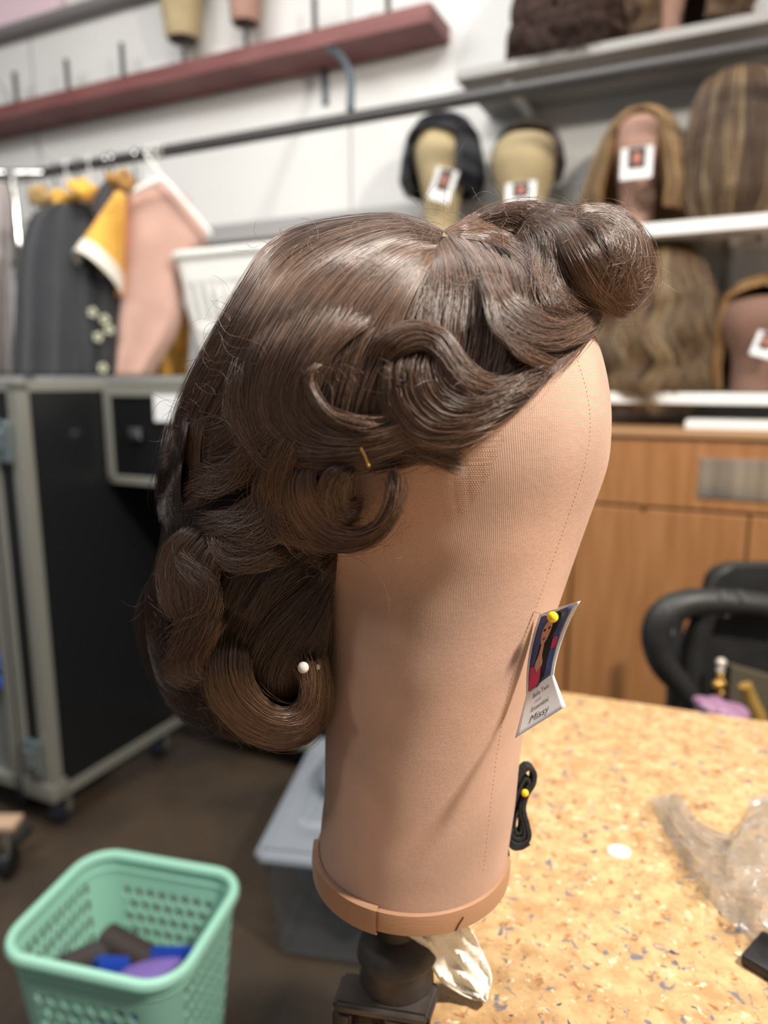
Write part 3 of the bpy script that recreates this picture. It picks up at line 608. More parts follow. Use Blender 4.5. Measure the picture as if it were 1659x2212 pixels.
ribbon([(1122, 1668), (1138, 1654), (1151, 1664), (1149, 1688), (1135, 1712), (1128, 1742), (1136, 1775), (1140, 1800), (1130, 1816), (1108, 1817), (1093, 1800), (1092, 1765), (1101, 1722), (1110, 1690)], .010, .0030)
ribbon([(1124, 1690), (1133, 1678), (1141, 1686), (1130, 1710), (1122, 1745), (1130, 1780), (1128, 1803), (1112, 1806), (1101, 1790), (1103, 1755), (1112, 1720)], .009, .0024)
ribbon([(1118, 1745), (1124, 1770), (1123, 1792), (1114, 1795), (1109, 1780), (1112, 1760)], .008, .0020)
ribbon([(1094, 1800), (1104, 1822), (1122, 1824), (1140, 1814)], .010, .003, closed=False)
ypin(1134, 1713, dE-.0045, .0022, 'yellow ball-headed pin holding the black elastic')

# ------------------------------------------------------------------ counter, clamp, tissue
ZC = .79
def m_granite():
    m = bpy.data.materials.new('speckled_laminate'); m.use_nodes = True; nt = m.node_tree; N = nt.nodes; Lk = nt.links; b = N['Principled BSDF']
    b.inputs['Roughness'].default_value = .42
    tc = N.new('ShaderNodeTexCoord')
    def noise(sc, det=6, dist=0, rough=.6):
        n = N.new('ShaderNodeTexNoise'); n.inputs['Scale'].default_value = sc; n.inputs['Detail'].default_value = det; n.inputs['Distortion'].default_value = dist; n.inputs['Roughness'].default_value = rough
        Lk.new(tc.outputs['Object'], n.inputs[0]); return n
    def ramp(src, p0, p1, c0, c1):
        r = N.new('ShaderNodeValToRGB'); r.color_ramp.elements[0].position = p0; r.color_ramp.elements[1].position = p1
        r.color_ramp.elements[0].color = (*c0, 1); r.color_ramp.elements[1].color = (*c1, 1); Lk.new(src.outputs[0], r.inputs[0]); return r
    def mix(fac, a_, b_):
        mx = N.new('ShaderNodeMix'); mx.data_type = 'RGBA'; Lk.new(fac, mx.inputs[0]); Lk.new(a_, mx.inputs[6])
        if isinstance(b_, tuple): mx.inputs[7].default_value = (*lin(b_), 1)
        else: Lk.new(b_, mx.inputs[7])
        return mx
    base = ramp(noise(70, 8), .36, .62, lin((172, 134, 92)), lin((202, 168, 122)))
    k = ((0, 0, 0), (1, 1, 1))
    brown = ramp(noise(120, 5, .5), .57, .66, *k); m1 = mix(brown.outputs[0], base.outputs[0], (146, 98, 58))
    pale = ramp(noise(150, 4, .3), .61, .68, *k); m2 = mix(pale.outputs[0], m1.outputs[2], (224, 202, 168))
    g = ramp(noise(95, 4, 1.0, .5), .615, .67, *k); m3 = mix(g.outputs[0], m2.outputs[2], (112, 108, 112))
    g2 = ramp(noise(140, 3, 1.2, .5), .665, .70, *k); m4 = mix(g2.outputs[0], m3.outputs[2], (58, 60, 76))
    Lk.new(m4.outputs[2], b.inputs['Base Color']); return m
M_gran = m_granite()
pA = at_z(736, 2200, ZC); far1, far2 = at_z(1200, 1490, ZC), at_z(1659, 1556, ZC); nd = np.array((NX, NY)); ud = (far2-far1)[:2]; ud /= np.linalg.norm(ud)
# left edge through pA along the wall normal; far edge along ud
M2 = np.array([[nd[0], -ud[0]], [nd[1], -ud[1]]]); q_ = np.linalg.solve(M2, (far1[:2]-pA[:2])); corner = pA[:2]+nd*q_[0]
c0 = pA[:2]-nd*.55; pts = [c0, corner, corner+ud*1.15, c0+ud*1.15]
bm = prism([(p[0], p[1], ZC-.04) for p in pts], (0, 0, .04)); bmesh.ops.bevel(bm, geom=bm.edges[:], offset=.004, segments=3, affect='EDGES')
ctop = thing('worktop_table', 'speckled tan granite-look worktop the near wig block is clamped to', 'table', (*pts[0], 0))
obj('tabletop', bm, M_gran, ctop)
for f1, f2 in ((.06, .06), (.06, 1.05), (.9, .06), (.9, 1.05)):
    L_ = np.linalg.norm(corner-c0); p = c0+nd*L_*f1+ud*f2+nd*.02; bm = bmesh.new(); add_box(bm, (p[0]-.02, p[1]-.02, 0), (p[0]+.02, p[1]+.02, ZC-.04)); obj('leg', bm, M_alu, ctop)
# clamp
M_cl = mat('dark_cast_metal', (66, 60, 56), .5, .3, var=.25, vscale=60, bump=.35, bscale=90)
cc = at_z(857, 2045, ZC+.036)
clamp = thing('table_clamp', 'dark cast metal wig block clamp gripping the table edge', 'clamp', (cc[0], cc[1], ZC))
r0 = .0225
bm = lathe((cc[0], cc[1], 0), [(.001, ZC+.066), (.009, ZC+.066), (.011, ZC+.062), (.012, ZC+.048), (.020, ZC+.043), (r0, ZC+.038), (r0+.001, ZC+.034), (r0-.001, ZC+.030), (r0-.0005, ZC+.012), (.001, ZC+.012)], 48)
obj('swivel_cup', bm, M_cl, clamp); obj('post', cyl((x, Y0, ZC+.05), (x, Y0, ZB-.0085), .009), M_cl, clamp)
cl_c = [at_z(741, 2093, ZC+.017)[:2], at_z(716, 2165, ZC+.017)[:2], at_z(926, 2200, ZC+.017)[:2], at_z(953, 2118, ZC+.017)[:2]]
obj('swivel_arm', tube([(cc[0], cc[1], ZC+.058), (x, Y0-.004, ZC+.058)], .007, 12), M_cl, clamp)
bm = prism([(p[0], p[1], ZC+.009) for p in cl_c], (0, 0, .008)); bmesh.ops.bevel(bm, geom=bm.edges[:], offset=.0025, segments=3, affect='EDGES'); obj('jaw_plate', bm, M_cl, clamp)
def seg2(p, q, z0, z1, th):
    p, q = np.array(p), np.array(q); d = q-p; n = np.array((-d[1], d[0]))/np.linalg.norm(d)*th
    b_ = prism([(*p, z0), (*q, z0), (*(q+n), z0), (*(p+n), z0)], (0, 0, z1-z0)); bmesh.ops.bevel(b_, geom=b_.edges[:], offset=.0015, segments=2, affect='EDGES'); return b_
obj('jaw_flange', seg2(np.array(cl_c[1])*.45+np.array(cl_c[2])*.55, cl_c[2], ZC+.0005, ZC+.012, .012), M_cl, clamp)
obj('jaw_flange', seg2(cl_c[0], cl_c[1], ZC-.07, ZC+.0105, .011), M_cl, clamp)
cxm = np.mean(cl_c, 0); obj('clamp_screw', cyl((cl_c[0][0]+.012, cl_c[0][1]-.008, ZC-.11), (cl_c[0][0]+.012, cl_c[0][1]-.008, ZC-.045), .005), M_chrome, clamp)
# paper towel
ex = crom([(866, 2016, .050), (905, 2040, .045), (930, 2085, .030), (955, 2122, .018), (1000, 2150, .006), (1048, 2166, .0015)], 22)
ey = crom([(985, 1990, .058), (1012, 2003, .055), (1035, 2040, .034), (1052, 2080, .018), (1062, 2110, .010), (1052, 2162, .004)], 22)
def tis(i, j):
    u_ = i/24; a_, b_ = ex[j], ey[j]; q = a_*(1-u_)+b_*u_; cr_ = .0035*math.sin(u_*9+j*.25)*math.sin(PI*u_) + .0015*math.sin(u_*23-j*.6) + .0004*random.uniform(-1, 1)
    z = ZC + .001 + q[2]*1.0 + max(-.001, cr_); p = at_z(q[0], q[1], z); return p
to = solo('paper_towel', grid(tis, 25, 22), mat('paper', (240, 236, 224), .9, bump=.5, bscale=260), 'crumpled off-white paper towel under the wig block', 'paper towel'); solid(to, .0008)
# small white disc
c = at_z(1337, 1841, ZC); solo('plastic_disc', lathe((c[0], c[1], 0), [(.0005, ZC+.003), (.006, ZC+.0028), (.0085, ZC+.0016), (.009, ZC)], 32, sx=1.0, sy=.85), mat('glossy_white', (250, 248, 240), .25), 'small white plastic disc lying on the speckled worktop', 'disc')
# clear plastic bag
def m_film():
    m = bpy.data.materials.new('clear_film'); m.use_nodes = True; nt = m.node_tree; N = nt.nodes; Lk = nt.links
    for n in list(N):
        if n.type != 'OUTPUT_MATERIAL': N.remove(n)
    out = N[0]; tr = N.new('ShaderNodeBsdfTransparent'); tr.inputs[0].default_value = (.95, .95, .94, 1); gl = N.new('ShaderNodeBsdfGlossy'); gl.inputs['Roughness'].default_value = .16
    df = N.new('ShaderNodeBsdfDiffuse'); df.inputs[0].default_value = (.85, .83, .8, 1); m1 = N.new('ShaderNodeMixShader'); m1.inputs[0].default_value = .13; m2 = N.new('ShaderNodeMixShader')
    fr = N.new('ShaderNodeLayerWeight'); fr.inputs[0].default_value = .22; Lk.new(fr.outputs['Facing'], m2.inputs[0])
    Lk.new(tr.outputs[0], m1.inputs[1]); Lk.new(df.outputs[0], m1.inputs[2]); Lk.new(m1.outputs[0], m2.inputs[1]); Lk.new(gl.outputs[0], m2.inputs[2]); Lk.new(m2.outputs[0], out.inputs[0]); return m
M_film = m_film()
e1 = crom([(1400, 1722), (1440, 1800), (1500, 1900), (1560, 1975), (1670, 2070), (1730, 2120)], 40)
e2 = crom([(1470, 1715), (1520, 1780), (1600, 1800), (1625, 1722), (1700, 1730), (1800, 1800)], 40)
def bag(i, j, top=True):
    u_ = i/40; q = e1[j]*(1-u_)+e2[j]*u_; h = math.sin(PI*u_)*(.008+.028*j/39)
    h += .006*math.sin(u_*17+j*.35)+.004*math.sin(u_*31-j*.5)+.004*math.sin(j*.9+u_*6)
    return at_z(q[0], q[1], ZC+max(.0012, .002+h if top else .0012))
bm = grid(lambda i, j: bag(i, j), 41, 40); grid(lambda i, j: bag(i, j, False), 41, 40, bm)
solo('plastic_bag', bm, M_film, 'crumpled clear plastic bag on the right of the speckled worktop', 'plastic bag')
c = at_z(1693, 2098, ZC); bm = bmesh.new(); add_box(bm, (-.016, -.02, 0), (.016, .02, .008), Matrix.Translation(V((c[0], c[1], ZC))) @ Matrix.Rotation(.7, 4, 'Z'), .002)
solo('hair_clip', bm, M_black, 'black clip corner at the right end of the worktop below the plastic bag', 'clip')

# ------------------------------------------------------------------ shelves, rail and cabinet along the wall
def shelf(name, x0, x1, py, t, th, m, label, px_ref, depth=None, z_off=0):
    s_, z_, _ = to_wall(px_ref, py, t); sa, sb = to_wall(x0, py, t)[0], to_wall(x1, py, t)[0]
    return solo(name, wbox((sa, .002, z_-th/2), (sb, t, z_+th/2)), m, label, 'shelf', smooth=False), z_+th/2
TS = .30
_, z_mid = shelf('wall_shelf', 885, 1900, 488, TS, .028, M_white, 'white shelf under the upper row of blocks with photo tags', 1500)
sa = to_wall(820, 480, TS)[0]
_, z_low = shelf('wall_shelf', 1230, 1900, 862, TS, .025, M_white, 'lower white shelf holding the wavy light brown wig', 1600)
_, z_top = shelf('wall_shelf', 985, 1900, 112, TS-.02, .022, mat('pale_grey_board', (150, 148, 145), .6), 'top pale grey wall shelf behind the black rail', 1250)
for k, (pp, zt) in enumerate(((1590, z_mid), (1120, z_top))):
    s_ = to_wall(pp, 500, .1)[0]; bm = wbox((s_-.012, .0, zt-.13), (s_+.012, .02, zt-.03)); wbox((s_-.012, .02, zt-.045), (s_+.012, .24, zt-.03), .002, bm)
    solo('shelf_bracket', bm, M_whitep, ('white bracket under the shelf of tagged blocks', 'white bracket under the top grey shelf')[k], 'bracket', 'white shelf brackets')
# red shelf with pegs
TR = .15
sR0, zR, _ = to_wall(-60, 300, TR); sR1 = to_wall(930, 50, TR)[0]
zf_top = to_wall(450, 118, TR)[1]; zf_bot = to_wall(450, 155, TR)[1]
red = thing('peg_shelf', 'dark red wooden wall shelf with upright grey pegs', 'shelf', W(sR1, TR, zf_bot))
obj('shelf_board', wbox((sR0-1.0, .002, zf_bot), (sR1, TR, zf_top)), M_red, red, smooth=False)
for px_, pyt, pyb in ((36, 155, 220), (147, 128, 194), (266, 93, 166), (680, -6, 60), (838, -20, 20)):
    s_, zb_, k_ = to_wall(px_, pyb-8, TR-.07); s2, zt_, _ = to_wall(px_, pyt, TR-.07)
    obj('peg', cyl(W(s_, TR-.07, zf_top), W(s_, TR-.07, zt_), .0085), M_blackmet, red)
M_blueg = mat('blue_grey_steel', (92, 102, 112), .5, .3)
s_, z_, _ = to_wall(762, 200, .1)
s7 = to_wall(757, 236, .42)[0]; zr7 = to_wall(1000, 214, .42)[1]
br = thing('shelf_bracket', 'blue-grey steel angle bracket holding the red peg shelf', 'bracket', W(s_, 0, z_-.1))
def wp(px, py, t): a_, b_, _ = to_wall(px, py, t); return W(a_, t, b_)
obj('upright', tube(crom([wp(722, 108, .13), wp(742, 130, .2), wp(757, 165, .32), wp(757, 238, .42)], 16), .010, 8), M_blueg, br)
obj('wall_plate', wbox((to_wall(700, 108, .01)[0]-.01, .001, zf_bot-.1), (to_wall(700, 108, .01)[0]+.01, .01, zf_bot-.001)), M_blueg, br)
obj('arm', wbox((to_wall(722, 108, .1)[0]-.008, .002, zf_bot-.009), (to_wall(722, 108, .1)[0]+.008, .14, zf_bot-.0005)), M_blueg, br)
# head blocks on pegs
for k, (px_, pyb, wpx, mt, lb) in enumerate(((396, 97, 74, M_canvas_tan, 'tan canvas block on a peg of the red shelf'), (531, 62, 64, M_canvas_pink, 'pinkish brown canvas block on a peg of the red shelf'))):
    s_, z_, k_ = to_wall(px_, pyb-10, TR-.07); R_ = wpx/2*k_; c = W(s_, TR-.07, 0)
    hb = thing('canvas_head_block', lb, 'wig block', (c[0], c[1], zf_top)); 
    obj('head_form', lathe((c[0], c[1], z_), [(R_*.9, 0), (R_, .01), (R_*1.05, .05), (R_*1.2, .10), (R_*1.4, .17), (R_*1.42, .24), (R_*1.3, .3), (R_*.9, .34), (.001, .35)], 32, sy=1), mt, hb)
    obj('base_disc', lathe((c[0], c[1], z_), [(.003, -.006), (R_*.6, -.006), (R_*.88, .001)], 24), mat('dark_wood', (70, 58, 52), .6), hb)
    obj('stand_post', cyl((c[0], c[1], zf_top), (c[0], c[1], z_-.004), .008), M_blackmet, hb)
# upper left grey bar and pink board above it
s0, z0, _ = to_wall(100, 36, .06)
solo('wall_shelf', wbox((s0-1.2, .002, z0-.014), (s0+1.0, .06, z0+.016)), mat('dark_grey_board', (120, 116, 116), .6), 'dark grey shelf edge crossing the top left corner above the pegs', 'shelf', smooth=False)
solo('pink_box', wbox((s0-1.0, .01, z0+.0165), (s0+.04, .05, z0+.3), .004), mat('pale_pink', (232, 205, 214), .6), 'pale pink box on the dark grey shelf in the top left corner', 'box', smooth=False)
# black rail
TL_ = .42
sr0, zr0, _ = to_wall(-120, 400, TL_); sr1, zr1, _ = to_wall(1000, 214, TL_); zr = zr1
rail = thing('hanging_rail', 'long black metal rail running in front of the wig shelves', 'rail', W(sr0, TL_, zr))
obj('bar', cyl(W(sr0-.8, TL_, zr), W(sr1+1.2, TL_, zr), .0155, 20), mat('dark_grey_pipe', (66, 64, 64), .4, .2), rail)
# oak cabinet
TCB = .42
sC0 = to_wall(1150, 1000, TCB)[0]; sC1 = sC0+1.5; zc = to_wall(1450, 946, TCB)[1]
cab = thing('base_cabinet', 'oak veneer base cabinet below the wig shelves with steel pull plate', 'cabinet', W(sC0, TCB, 0))
obj('carcass', wbox((sC0, .002, .0), (sC1, TCB-.02, zc)), M_oak, cab, smooth=False)
obj('cabinet_top', wbox((sC0-.01, .002, zc+.001), (sC1, TCB+.008, zc+.016)), mat('pale_oak_edge', (168, 128, 88), .5), cab, smooth=False)
zdr = to_wall(1450, 1100, TCB)[1]; sv = to_wall(1612, 1200, TCB)[0]; sl = to_wall(1238, 1200, TCB)[0]
obj('drawer_front', wbox((sl-.0, TCB-.019, zdr+.003), (sC1, TCB, zc-.004), .003), M_oak, cab, smooth=False)
d1 = obj('door', wbox((sl, TCB-.019, .08), (sv-.002, TCB, zdr-.003), .003), M_oak, cab, smooth=False)
d2 = obj('door', wbox((sv+.002, TCB-.019, .08), (sC1, TCB, zdr-.003), .003), M_oak, cab, smooth=False)
obj('door', wbox((sC0, TCB-.019, .08), (sl-.006, TCB, zc-.004), .003), M_oak, cab, smooth=False)
h0, hz0, _ = to_wall(1505, 1075, TCB); _, hz1, _ = to_wall(1505, 988, TCB)
hp = obj('pull_plate', wbox((h0, TCB, hz0), (h0+.32, TCB+.003, hz1), .001), mat('brushed_steel', (200, 200, 196), .22, .9, var=.25, vscale=12, stretch=(3, 3, .1)), cab, smooth=False)
s_, z_, _ = to_wall(1390, 1097, TCB); obj('cabinet_lock', cyl(W(s_, TCB, z_), W(s_, TCB+.003, z_), .006), mat('dark_brass', (96, 70, 40), .5, .4), cab)
sw0 = to_wall(1480, 905, TCB-.05)[0]
solo('paper_stack', wbox((sw0, .1, zc+.0165), (sw0+.45, TCB-.05, zc+.035), .003), M_white, 'stack of white boards lying on the oak cabinet top', 'boards', smooth=False)

# ------------------------------------------------------------------ background heads and wigs
def prof_at(prof, h): return np.interp(h, [p[0] for p in prof], [p[1] for p in prof])
def head(px_, py_top, z_base, wpx, t, m, label, name='canvas_head_block'):
    s_, zt, k_ = to_wall(px_, py_top, t); R_ = wpx/2*k_; c = W(s_, t, 0); Hh = zt-z_base
    b_ = thing(name, label, 'wig block', (c[0], c[1], z_base))
    pr = [(.6, .012), (.62, .03), (.62, .30), (.68, .42), (.85, .55), (.98, .68), (1.0, .78), (.92, .88), (.7, .955), (.35, .992), (.02, 1.0)]
    obj('head_form', lathe((c[0], c[1], z_base), [(a_*R_, b__*Hh) for a_, b__ in pr], 40, sy=1.15, rot=-A), m, b_)
    obj('base_disc', lathe((c[0], c[1], z_base), [(R_*.66, .0005), (R_*.66, .012*Hh+.004)], 32, rot=-A), mat('dark_wood', (70, 58, 52), .6), b_)
    return b_, c, R_, zt, s_
def wig_bg(px_, py_top, py_bot, t, prof, mt, hmt, label, open_=0.9, open_h=.25, wave=0, wl=3, n=1800, r=.0006, cols=None, thick=.012, rag=.03, dfac=1.1, depth_wob=0, minhw=0):
    s_, zt, k_ = to_wall(px_, py_top, t); _, zb_, _ = to_wall(px_, py_bot, t); H = zt-zb_; c = W(s_, t, 0)
    wg = thing('wig', label, 'wig', (c[0], c[1], zt-H))
    def surf(th, h, extra=0):
        R_ = prof_at(prof, h)*k_ + extra; a_ = th - A - PI/2
        return (c[0]+R_*math.cos(a_)*(1 if True else 1), c[1]+R_*math.sin(a_), zt-h*H)
    def surfv(th, h, ex):
        R_ = np.interp(h, [p[0] for p in prof], [p[1] for p in prof])*k_+ex
        lx, ly = R_*np.sin(th), -R_*np.cos(th)*dfac
        return np.stack([c[0]+lx*UX+ly*NX, c[1]+lx*UY+ly*NY, zt-h*H], -1)
    def op(h): return open_*np.clip((h-open_h)/.10, 0, 1)**.5
    nu, nv = 48, 30; hs_ = np.sin(np.linspace(0.0, 1, nv)*PI/2)**1.0; hs_ = np.linspace(0, 1, nv)**1.5
    bm = bmesh.new(); g1 = []
    for ex in (-thick*.4, -thick*1.5):
        g1.append([[bm.verts.new(V(surfv(np.array(op(h)+(2*PI-2*op(h))*i/(nu-1)), np.array(h), ex if h > .02 else ex*.2))) for i in range(nu)] for h in hs_])
    for L_ in g1:
        for j in range(nv-1):
            for i in range(nu-1): bm.faces.new((L_[j][i], L_[j][i+1], L_[j+1][i+1], L_[j+1][i]))
    for j in range(nv-1):
        for i in (0, nu-1): bm.faces.new((g1[0][j][i], g1[0][j+1][i], g1[1][j+1][i], g1[1][j][i]))
    for i in range(nu-1): bm.faces.new((g1[0][-1][i], g1[0][-1][i+1], g1[1][-1][i+1], g1[1][-1][i]))
    o_ = obj('hair_shell', bm, mt, wg)
    Mh = 22; tt = np.linspace(0, 1, Mh)[None]; th = rng.uniform(0, 2*PI, (n, 1)); ex = rng.uniform(-.4, .35, (n, 1))*thick
    h = (tt**1.4)*rng.uniform(.8, 1+rag, (n, 1)); o2 = np.clip((h-open_h)/.10, 0, 1)**.5*open_
    th2 = o2 + (2*PI-2*o2)*th/(2*PI)
    cl = (th*14/(2*PI)).astype(int); ph = rng.uniform(0, 6.3, 15)[cl] + rng.normal(0, .35, (n, 1))
    th2 = th2 + wave*np.sin(2*PI*wl*h+ph)*h*1.0 + rng.normal(0, .03, (n, 1))*h
    P = surfv(th2, h, ex + wave*.05*np.cos(2*PI*wl*h+ph)*h)
    if isinstance(hmt, list):
        sel = rng.integers(0, len(hmt), 130)[((th[:, 0]+rng.normal(0, .03, n))*130/6.2832).astype(int).clip(0, 129)]
        for q, hm_ in enumerate(hmt):
            if (sel == q).any(): strands('strands', P[sel == q], r, hm_, o_).location = (0, 0, 0)
    else: strands('strands', P, r, hmt, o_).location = (0, 0, 0)
    return wg, s_, k_
def tag(px_, py_, wpx, hpx, t, label, tilt=0, photo=(150, 90, 84), notch=True):
    s_, z_, k_ = to_wall(px_, py_, t); w_, h_ = wpx*k_/2, hpx*k_/2; Mt = MW @ Matrix.Translation((s_, -t, z_)) @ Matrix.Rotation(tilt, 4, 'Y')
    c = Mt @ Vector((0, 0, 0)); tg = thing('photo_tag', label, 'photo tag', c, 'photo tags on the background blocks')
    bm = bmesh.new(); add_box(bm, (-w_, -.0008, -h_), (w_, .0008, h_), Mt); obj('card_sheet', bm, M_card, tg, smooth=False)
    bm = bmesh.new(); add_box(bm, (-w_*.55, -.0018, -h_*.35), (w_*.55, -.0009, h_*.95), Mt); pc = obj('photo', bm, mat('photo_dark%d' % photo[0], (60, 44, 46), .5), tg, smooth=False)
    bm = bmesh.new(); b2 = bmesh.new(); bmesh.ops.create_circle(b2, cap_ends=True, radius=1, segments=20)
    for v in b2.verts: v.co = Mt @ Vector((v.co.x*w_*.28, -.0021, v.co.y*h_*.42+h_*.25))
    merge(bm, b2); solid(obj('photo_face', bm, mat('tag_face', (196, 130, 112), .5), pc), .0003)
def sh(name, c): return mat(name, c, .75, bump=.4, bscale=300)
H_blk = hair_mat('black_hair', (26, 28, 36), .35); H_dk = hair_mat('espresso_hair', (56, 42, 36), .4); H_bl = hair_mat('honey_blond_hair', (142, 116, 80), .45, .4); H_st = hair_mat('ash_streak_hair', (140, 120, 92), .45, .4)
H_mb = hair_mat('mid_brown_hair', (90, 72, 58), .45, .4); H_lb = hair_mat('light_brown_hair', (122, 98, 70), .45, .4); H_gd = hair_mat('golden_brown_hair', (138, 104, 60), .45, .4)
TW = .17
# 1 black bob
head(957, 262, z_mid, 118, TW, M_canvas_tan, 'tan canvas block wearing the black bob wig')
wig_bg(958, 243, 420, TW-.01, [(0, 0), (.04, 28), (.12, 52), (.3, 74), (.6, 86), (.85, 90), (1, 80)], sh('black_shell', (20, 21, 26)), H_blk, 'sleek black bob wig on the tan block, left end of the tagged row', open_=.78, open_h=.30)
tag(957, 400, 52, 66, TW+.095, 'white photo tag low on the block with the black bob', .35)
# 2 dark cropped wig
head(1136, 290, z_mid, 142, TW, M_canvas_tan, 'tan canvas block wearing the short dark cap-like wig')
wig_bg(1142, 266, 392, TW-.025, [(0, 0), (.05, 30), (.2, 58), (.45, 72), (.75, 78), (1, 72)], sh('espresso_shell', (38, 29, 25)), H_dk, 'short dark brown cropped wig showing most of its tan block', open_=1.1, open_h=.14)
tag(1125, 418, 66, 46, TW+.105, 'white photo tag on the block with the cropped dark wig', 0)
# 3 honey blond
head(1386, 250, z_mid, 122, TW, M_canvas_pink, 'pink-brown canvas block wearing the long honey blond wig')
wig_bg(1390, 230, 470, TW-.01, [(0, 0), (.04, 34), (.12, 58), (.3, 84), (.55, 104), (.8, 118), (1, 120)], sh('honey_shell', (120, 88, 52)), [H_bl, H_lb], 'long straight honey blond wig parted around a pinkish block', open_=.62, open_h=.09, wave=.02)
tag(1375, 352, 66, 64, TW+.105, 'square white photo tag on the honey blond wig block')
# mesh patch on that block
s_, z_, k_ = to_wall(1395, 422, TW+.075); solo('lace_patch', ball(W(s_, TW+.070, z_), 26*k_, sc=(1, .35, .8)), mat('brown_patch', (88, 64, 50), .8), 'round brown patch on the neck of the honey blond wig block', 'patch')
# 4 streaked
wig_bg(1600, 148, 500, TW+.03, [(0, 0), (.03, 40), (.08, 70), (.2, 90), (.5, 100), (.8, 92), (1, 70)], sh('streak_shell', (84, 68, 52)), [H_st, H_mb, H_mb], 'long streaked ash blond and brown wig hanging at the right edge, seen from behind', open_=0, open_h=2, wave=.05, wl=1.4, rag=.08, n=2600)
head(1600, 165, z_mid, 150, TW+.03, M_canvas_brown, 'brown canvas block under the long streaked wig')
# 5 dark curly on top shelf
wig_bg(1236, -160, 138, TW, [(0, 0), (.08, 60), (.25, 98), (.5, 112), (.75, 118), (.93, 128), (1, 116)], sh('curly_shell', (44, 32, 28)), hair_mat('dark_curly_hair', (64, 46, 40), .45, .4), 'dark brown frizzy wig on the top shelf above the rail', open_=0, open_h=2, wave=.10, wl=5, n=2600, thick=.03, rag=.12)
head(1236, -140, z_top, 150, TW, M_canvas_tan, 'canvas block hidden inside the frizzy dark wig on the top shelf')
# 6 light brown top right
head(1440, -160, z_top, 150, TW, M_canvas_pink, 'pinkish block on the top shelf with the tousled light brown wig')
wig_bg(1500, -190, 88, TW-.02, [(0, 0), (.08, 60), (.25, 100), (.5, 122), (.75, 130), (1, 125)], sh('tousled_shell', (96, 76, 58)), [H_lb, H_mb], 'tousled light brown wig at the right end of the top shelf', open_=.45, open_h=.4, wave=.10, wl=4, n=2400, thick=.02)
# 7 wavy light brown on lower shelf
head(1430, 540, z_low, 150, TW-.02, M_canvas_brown, 'brown canvas block under the long wavy light brown wig')
wig_bg(1430, 512, 880, TW-.01, [(0, 0), (.05, 50), (.15, 85), (.35, 112), (.6, 122), (.85, 124), (1, 100)], sh('wavy_shell', (86, 68, 50)), [H_lb, H_mb, H_st], 'long wavy light brown wig on the lower shelf beside the fringe roll', open_=0, open_h=2, wave=.16, wl=3, n=3200, thick=.03, rag=.05)
# 8 right dark face block
head(1650, 640, z_low, 170, TW+.02, M_canvas_brown, 'dark brown canvas block at the right edge of the lower shelf')
wig_bg(1652, 592, 842, TW, [(0, 0), (.06, 45), (.2, 78), (.45, 92), (.8, 96), (1, 90)], sh('golden_shell', (110, 80, 44)), [H_gd, H_lb], 'golden brown wig framing a dark block at the right edge, lower shelf', open_=1.05, open_h=.12, wave=.04, n=1800)
tag(1652, 745, 44, 52, TW+.13, 'small white tag on the dark block at the right edge', .3, photo=(70, 60, 90))

# ------------------------------------------------------------------ black stacked chair by the far edge of the table
TCH = .98
def chp(px, py, Y): return at_y(px, py, Y)
YC = 1.02
M_chair = mat('worn_black_plastic', (36, 35, 34), .5, rgb2=(44, 44, 42), vscale=30, bump=.1)
base = chp(1600, 1500, YC)
ch = thing('chair', 'worn black plastic chair with curved arm behind the worktop', 'chair', (base[0], base[1], 0))
def flatpoly(name, pix, Y, th, m, bev=.008):
    P = [chp(a_, b_, Y) for a_, b_ in crom(list(pix)+[pix[0]], 40)[:-1]]; bm = prism(P, (0, th, 0)); bmesh.ops.bevel(bm, geom=[e for e in bm.edges if abs((e.verts[0].co-e.verts[1].co).y) < th*.5], offset=bev, segments=3, affect='EDGES'); return obj(name, bm, m, ch)
flatpoly('backrest', [(1535, 1262), (1555, 1232), (1620, 1224), (1760, 1228), (1800, 1260), (1790, 1330), (1740, 1345), (1620, 1330), (1540, 1320)], YC+.10, .035, M_chair)
flatpoly('seat_back', [(1520, 1345), (1600, 1320), (1760, 1330), (1800, 1400), (1790, 1560), (1700, 1600), (1560, 1560), (1490, 1560), (1480, 1480), (1495, 1400)], YC+.02, .04, M_chair)
armc = crom([(1700, 1318), (1620, 1305), (1540, 1300), (1480, 1305), (1435, 1330), (1418, 1375), (1430, 1430), (1470, 1480), (1505, 1530), (1515, 1580)], 50)
obj('armrest', tube([chp(a_, b_, YC) for a_, b_ in armc], .021, 16, rr=np.interp(np.linspace(0, 1, 50), [0, .25, .5, .75, 1], [.018, .019, .024, .019, .014]), up=(0, 1, 0)), M_chair, ch, label='scuffed black arm')
obj('arm_brace', tube([chp(a_, b_, YC+.01) for a_, b_ in ((1520, 1330), (1500, 1400), (1492, 1480), (1500, 1560))], .018, 12), M_chair, ch)
M_scuff = mat('scuff_grey', (98, 104, 102), .8)
for sx_ in (.06, .30):
    for sy_ in (0, .32): obj('leg', cyl((base[0]+sx_, base[1]+sy_+.05, 0), (base[0]+sx_*.9, base[1]+sy_+.05, .76 if sy_ == 0 else .70), .013), M_blackmet, ch)
bm = bmesh.new(); add_box(bm, (base[0]+.04, base[1]+.05, .52), (base[0]+.28, base[1]+.40, .55), None, .01); obj('seat', bm, M_chair, ch)
for k in range(7):
    a_, b_ = [(1450, 1330), (1462, 1345), (1440, 1362), (1432, 1385), (1452, 1372), (1560, 1292), (1610, 1296)][k]; q = chp(a_, b_, YC-.021)
    bm = tube([q, q+np.array((random.uniform(-.008, .008), .003, random.uniform(.004, .014)))], .0016, 6); obj('scuff_mark', bm, M_scuff, ch, label='pale scuff')
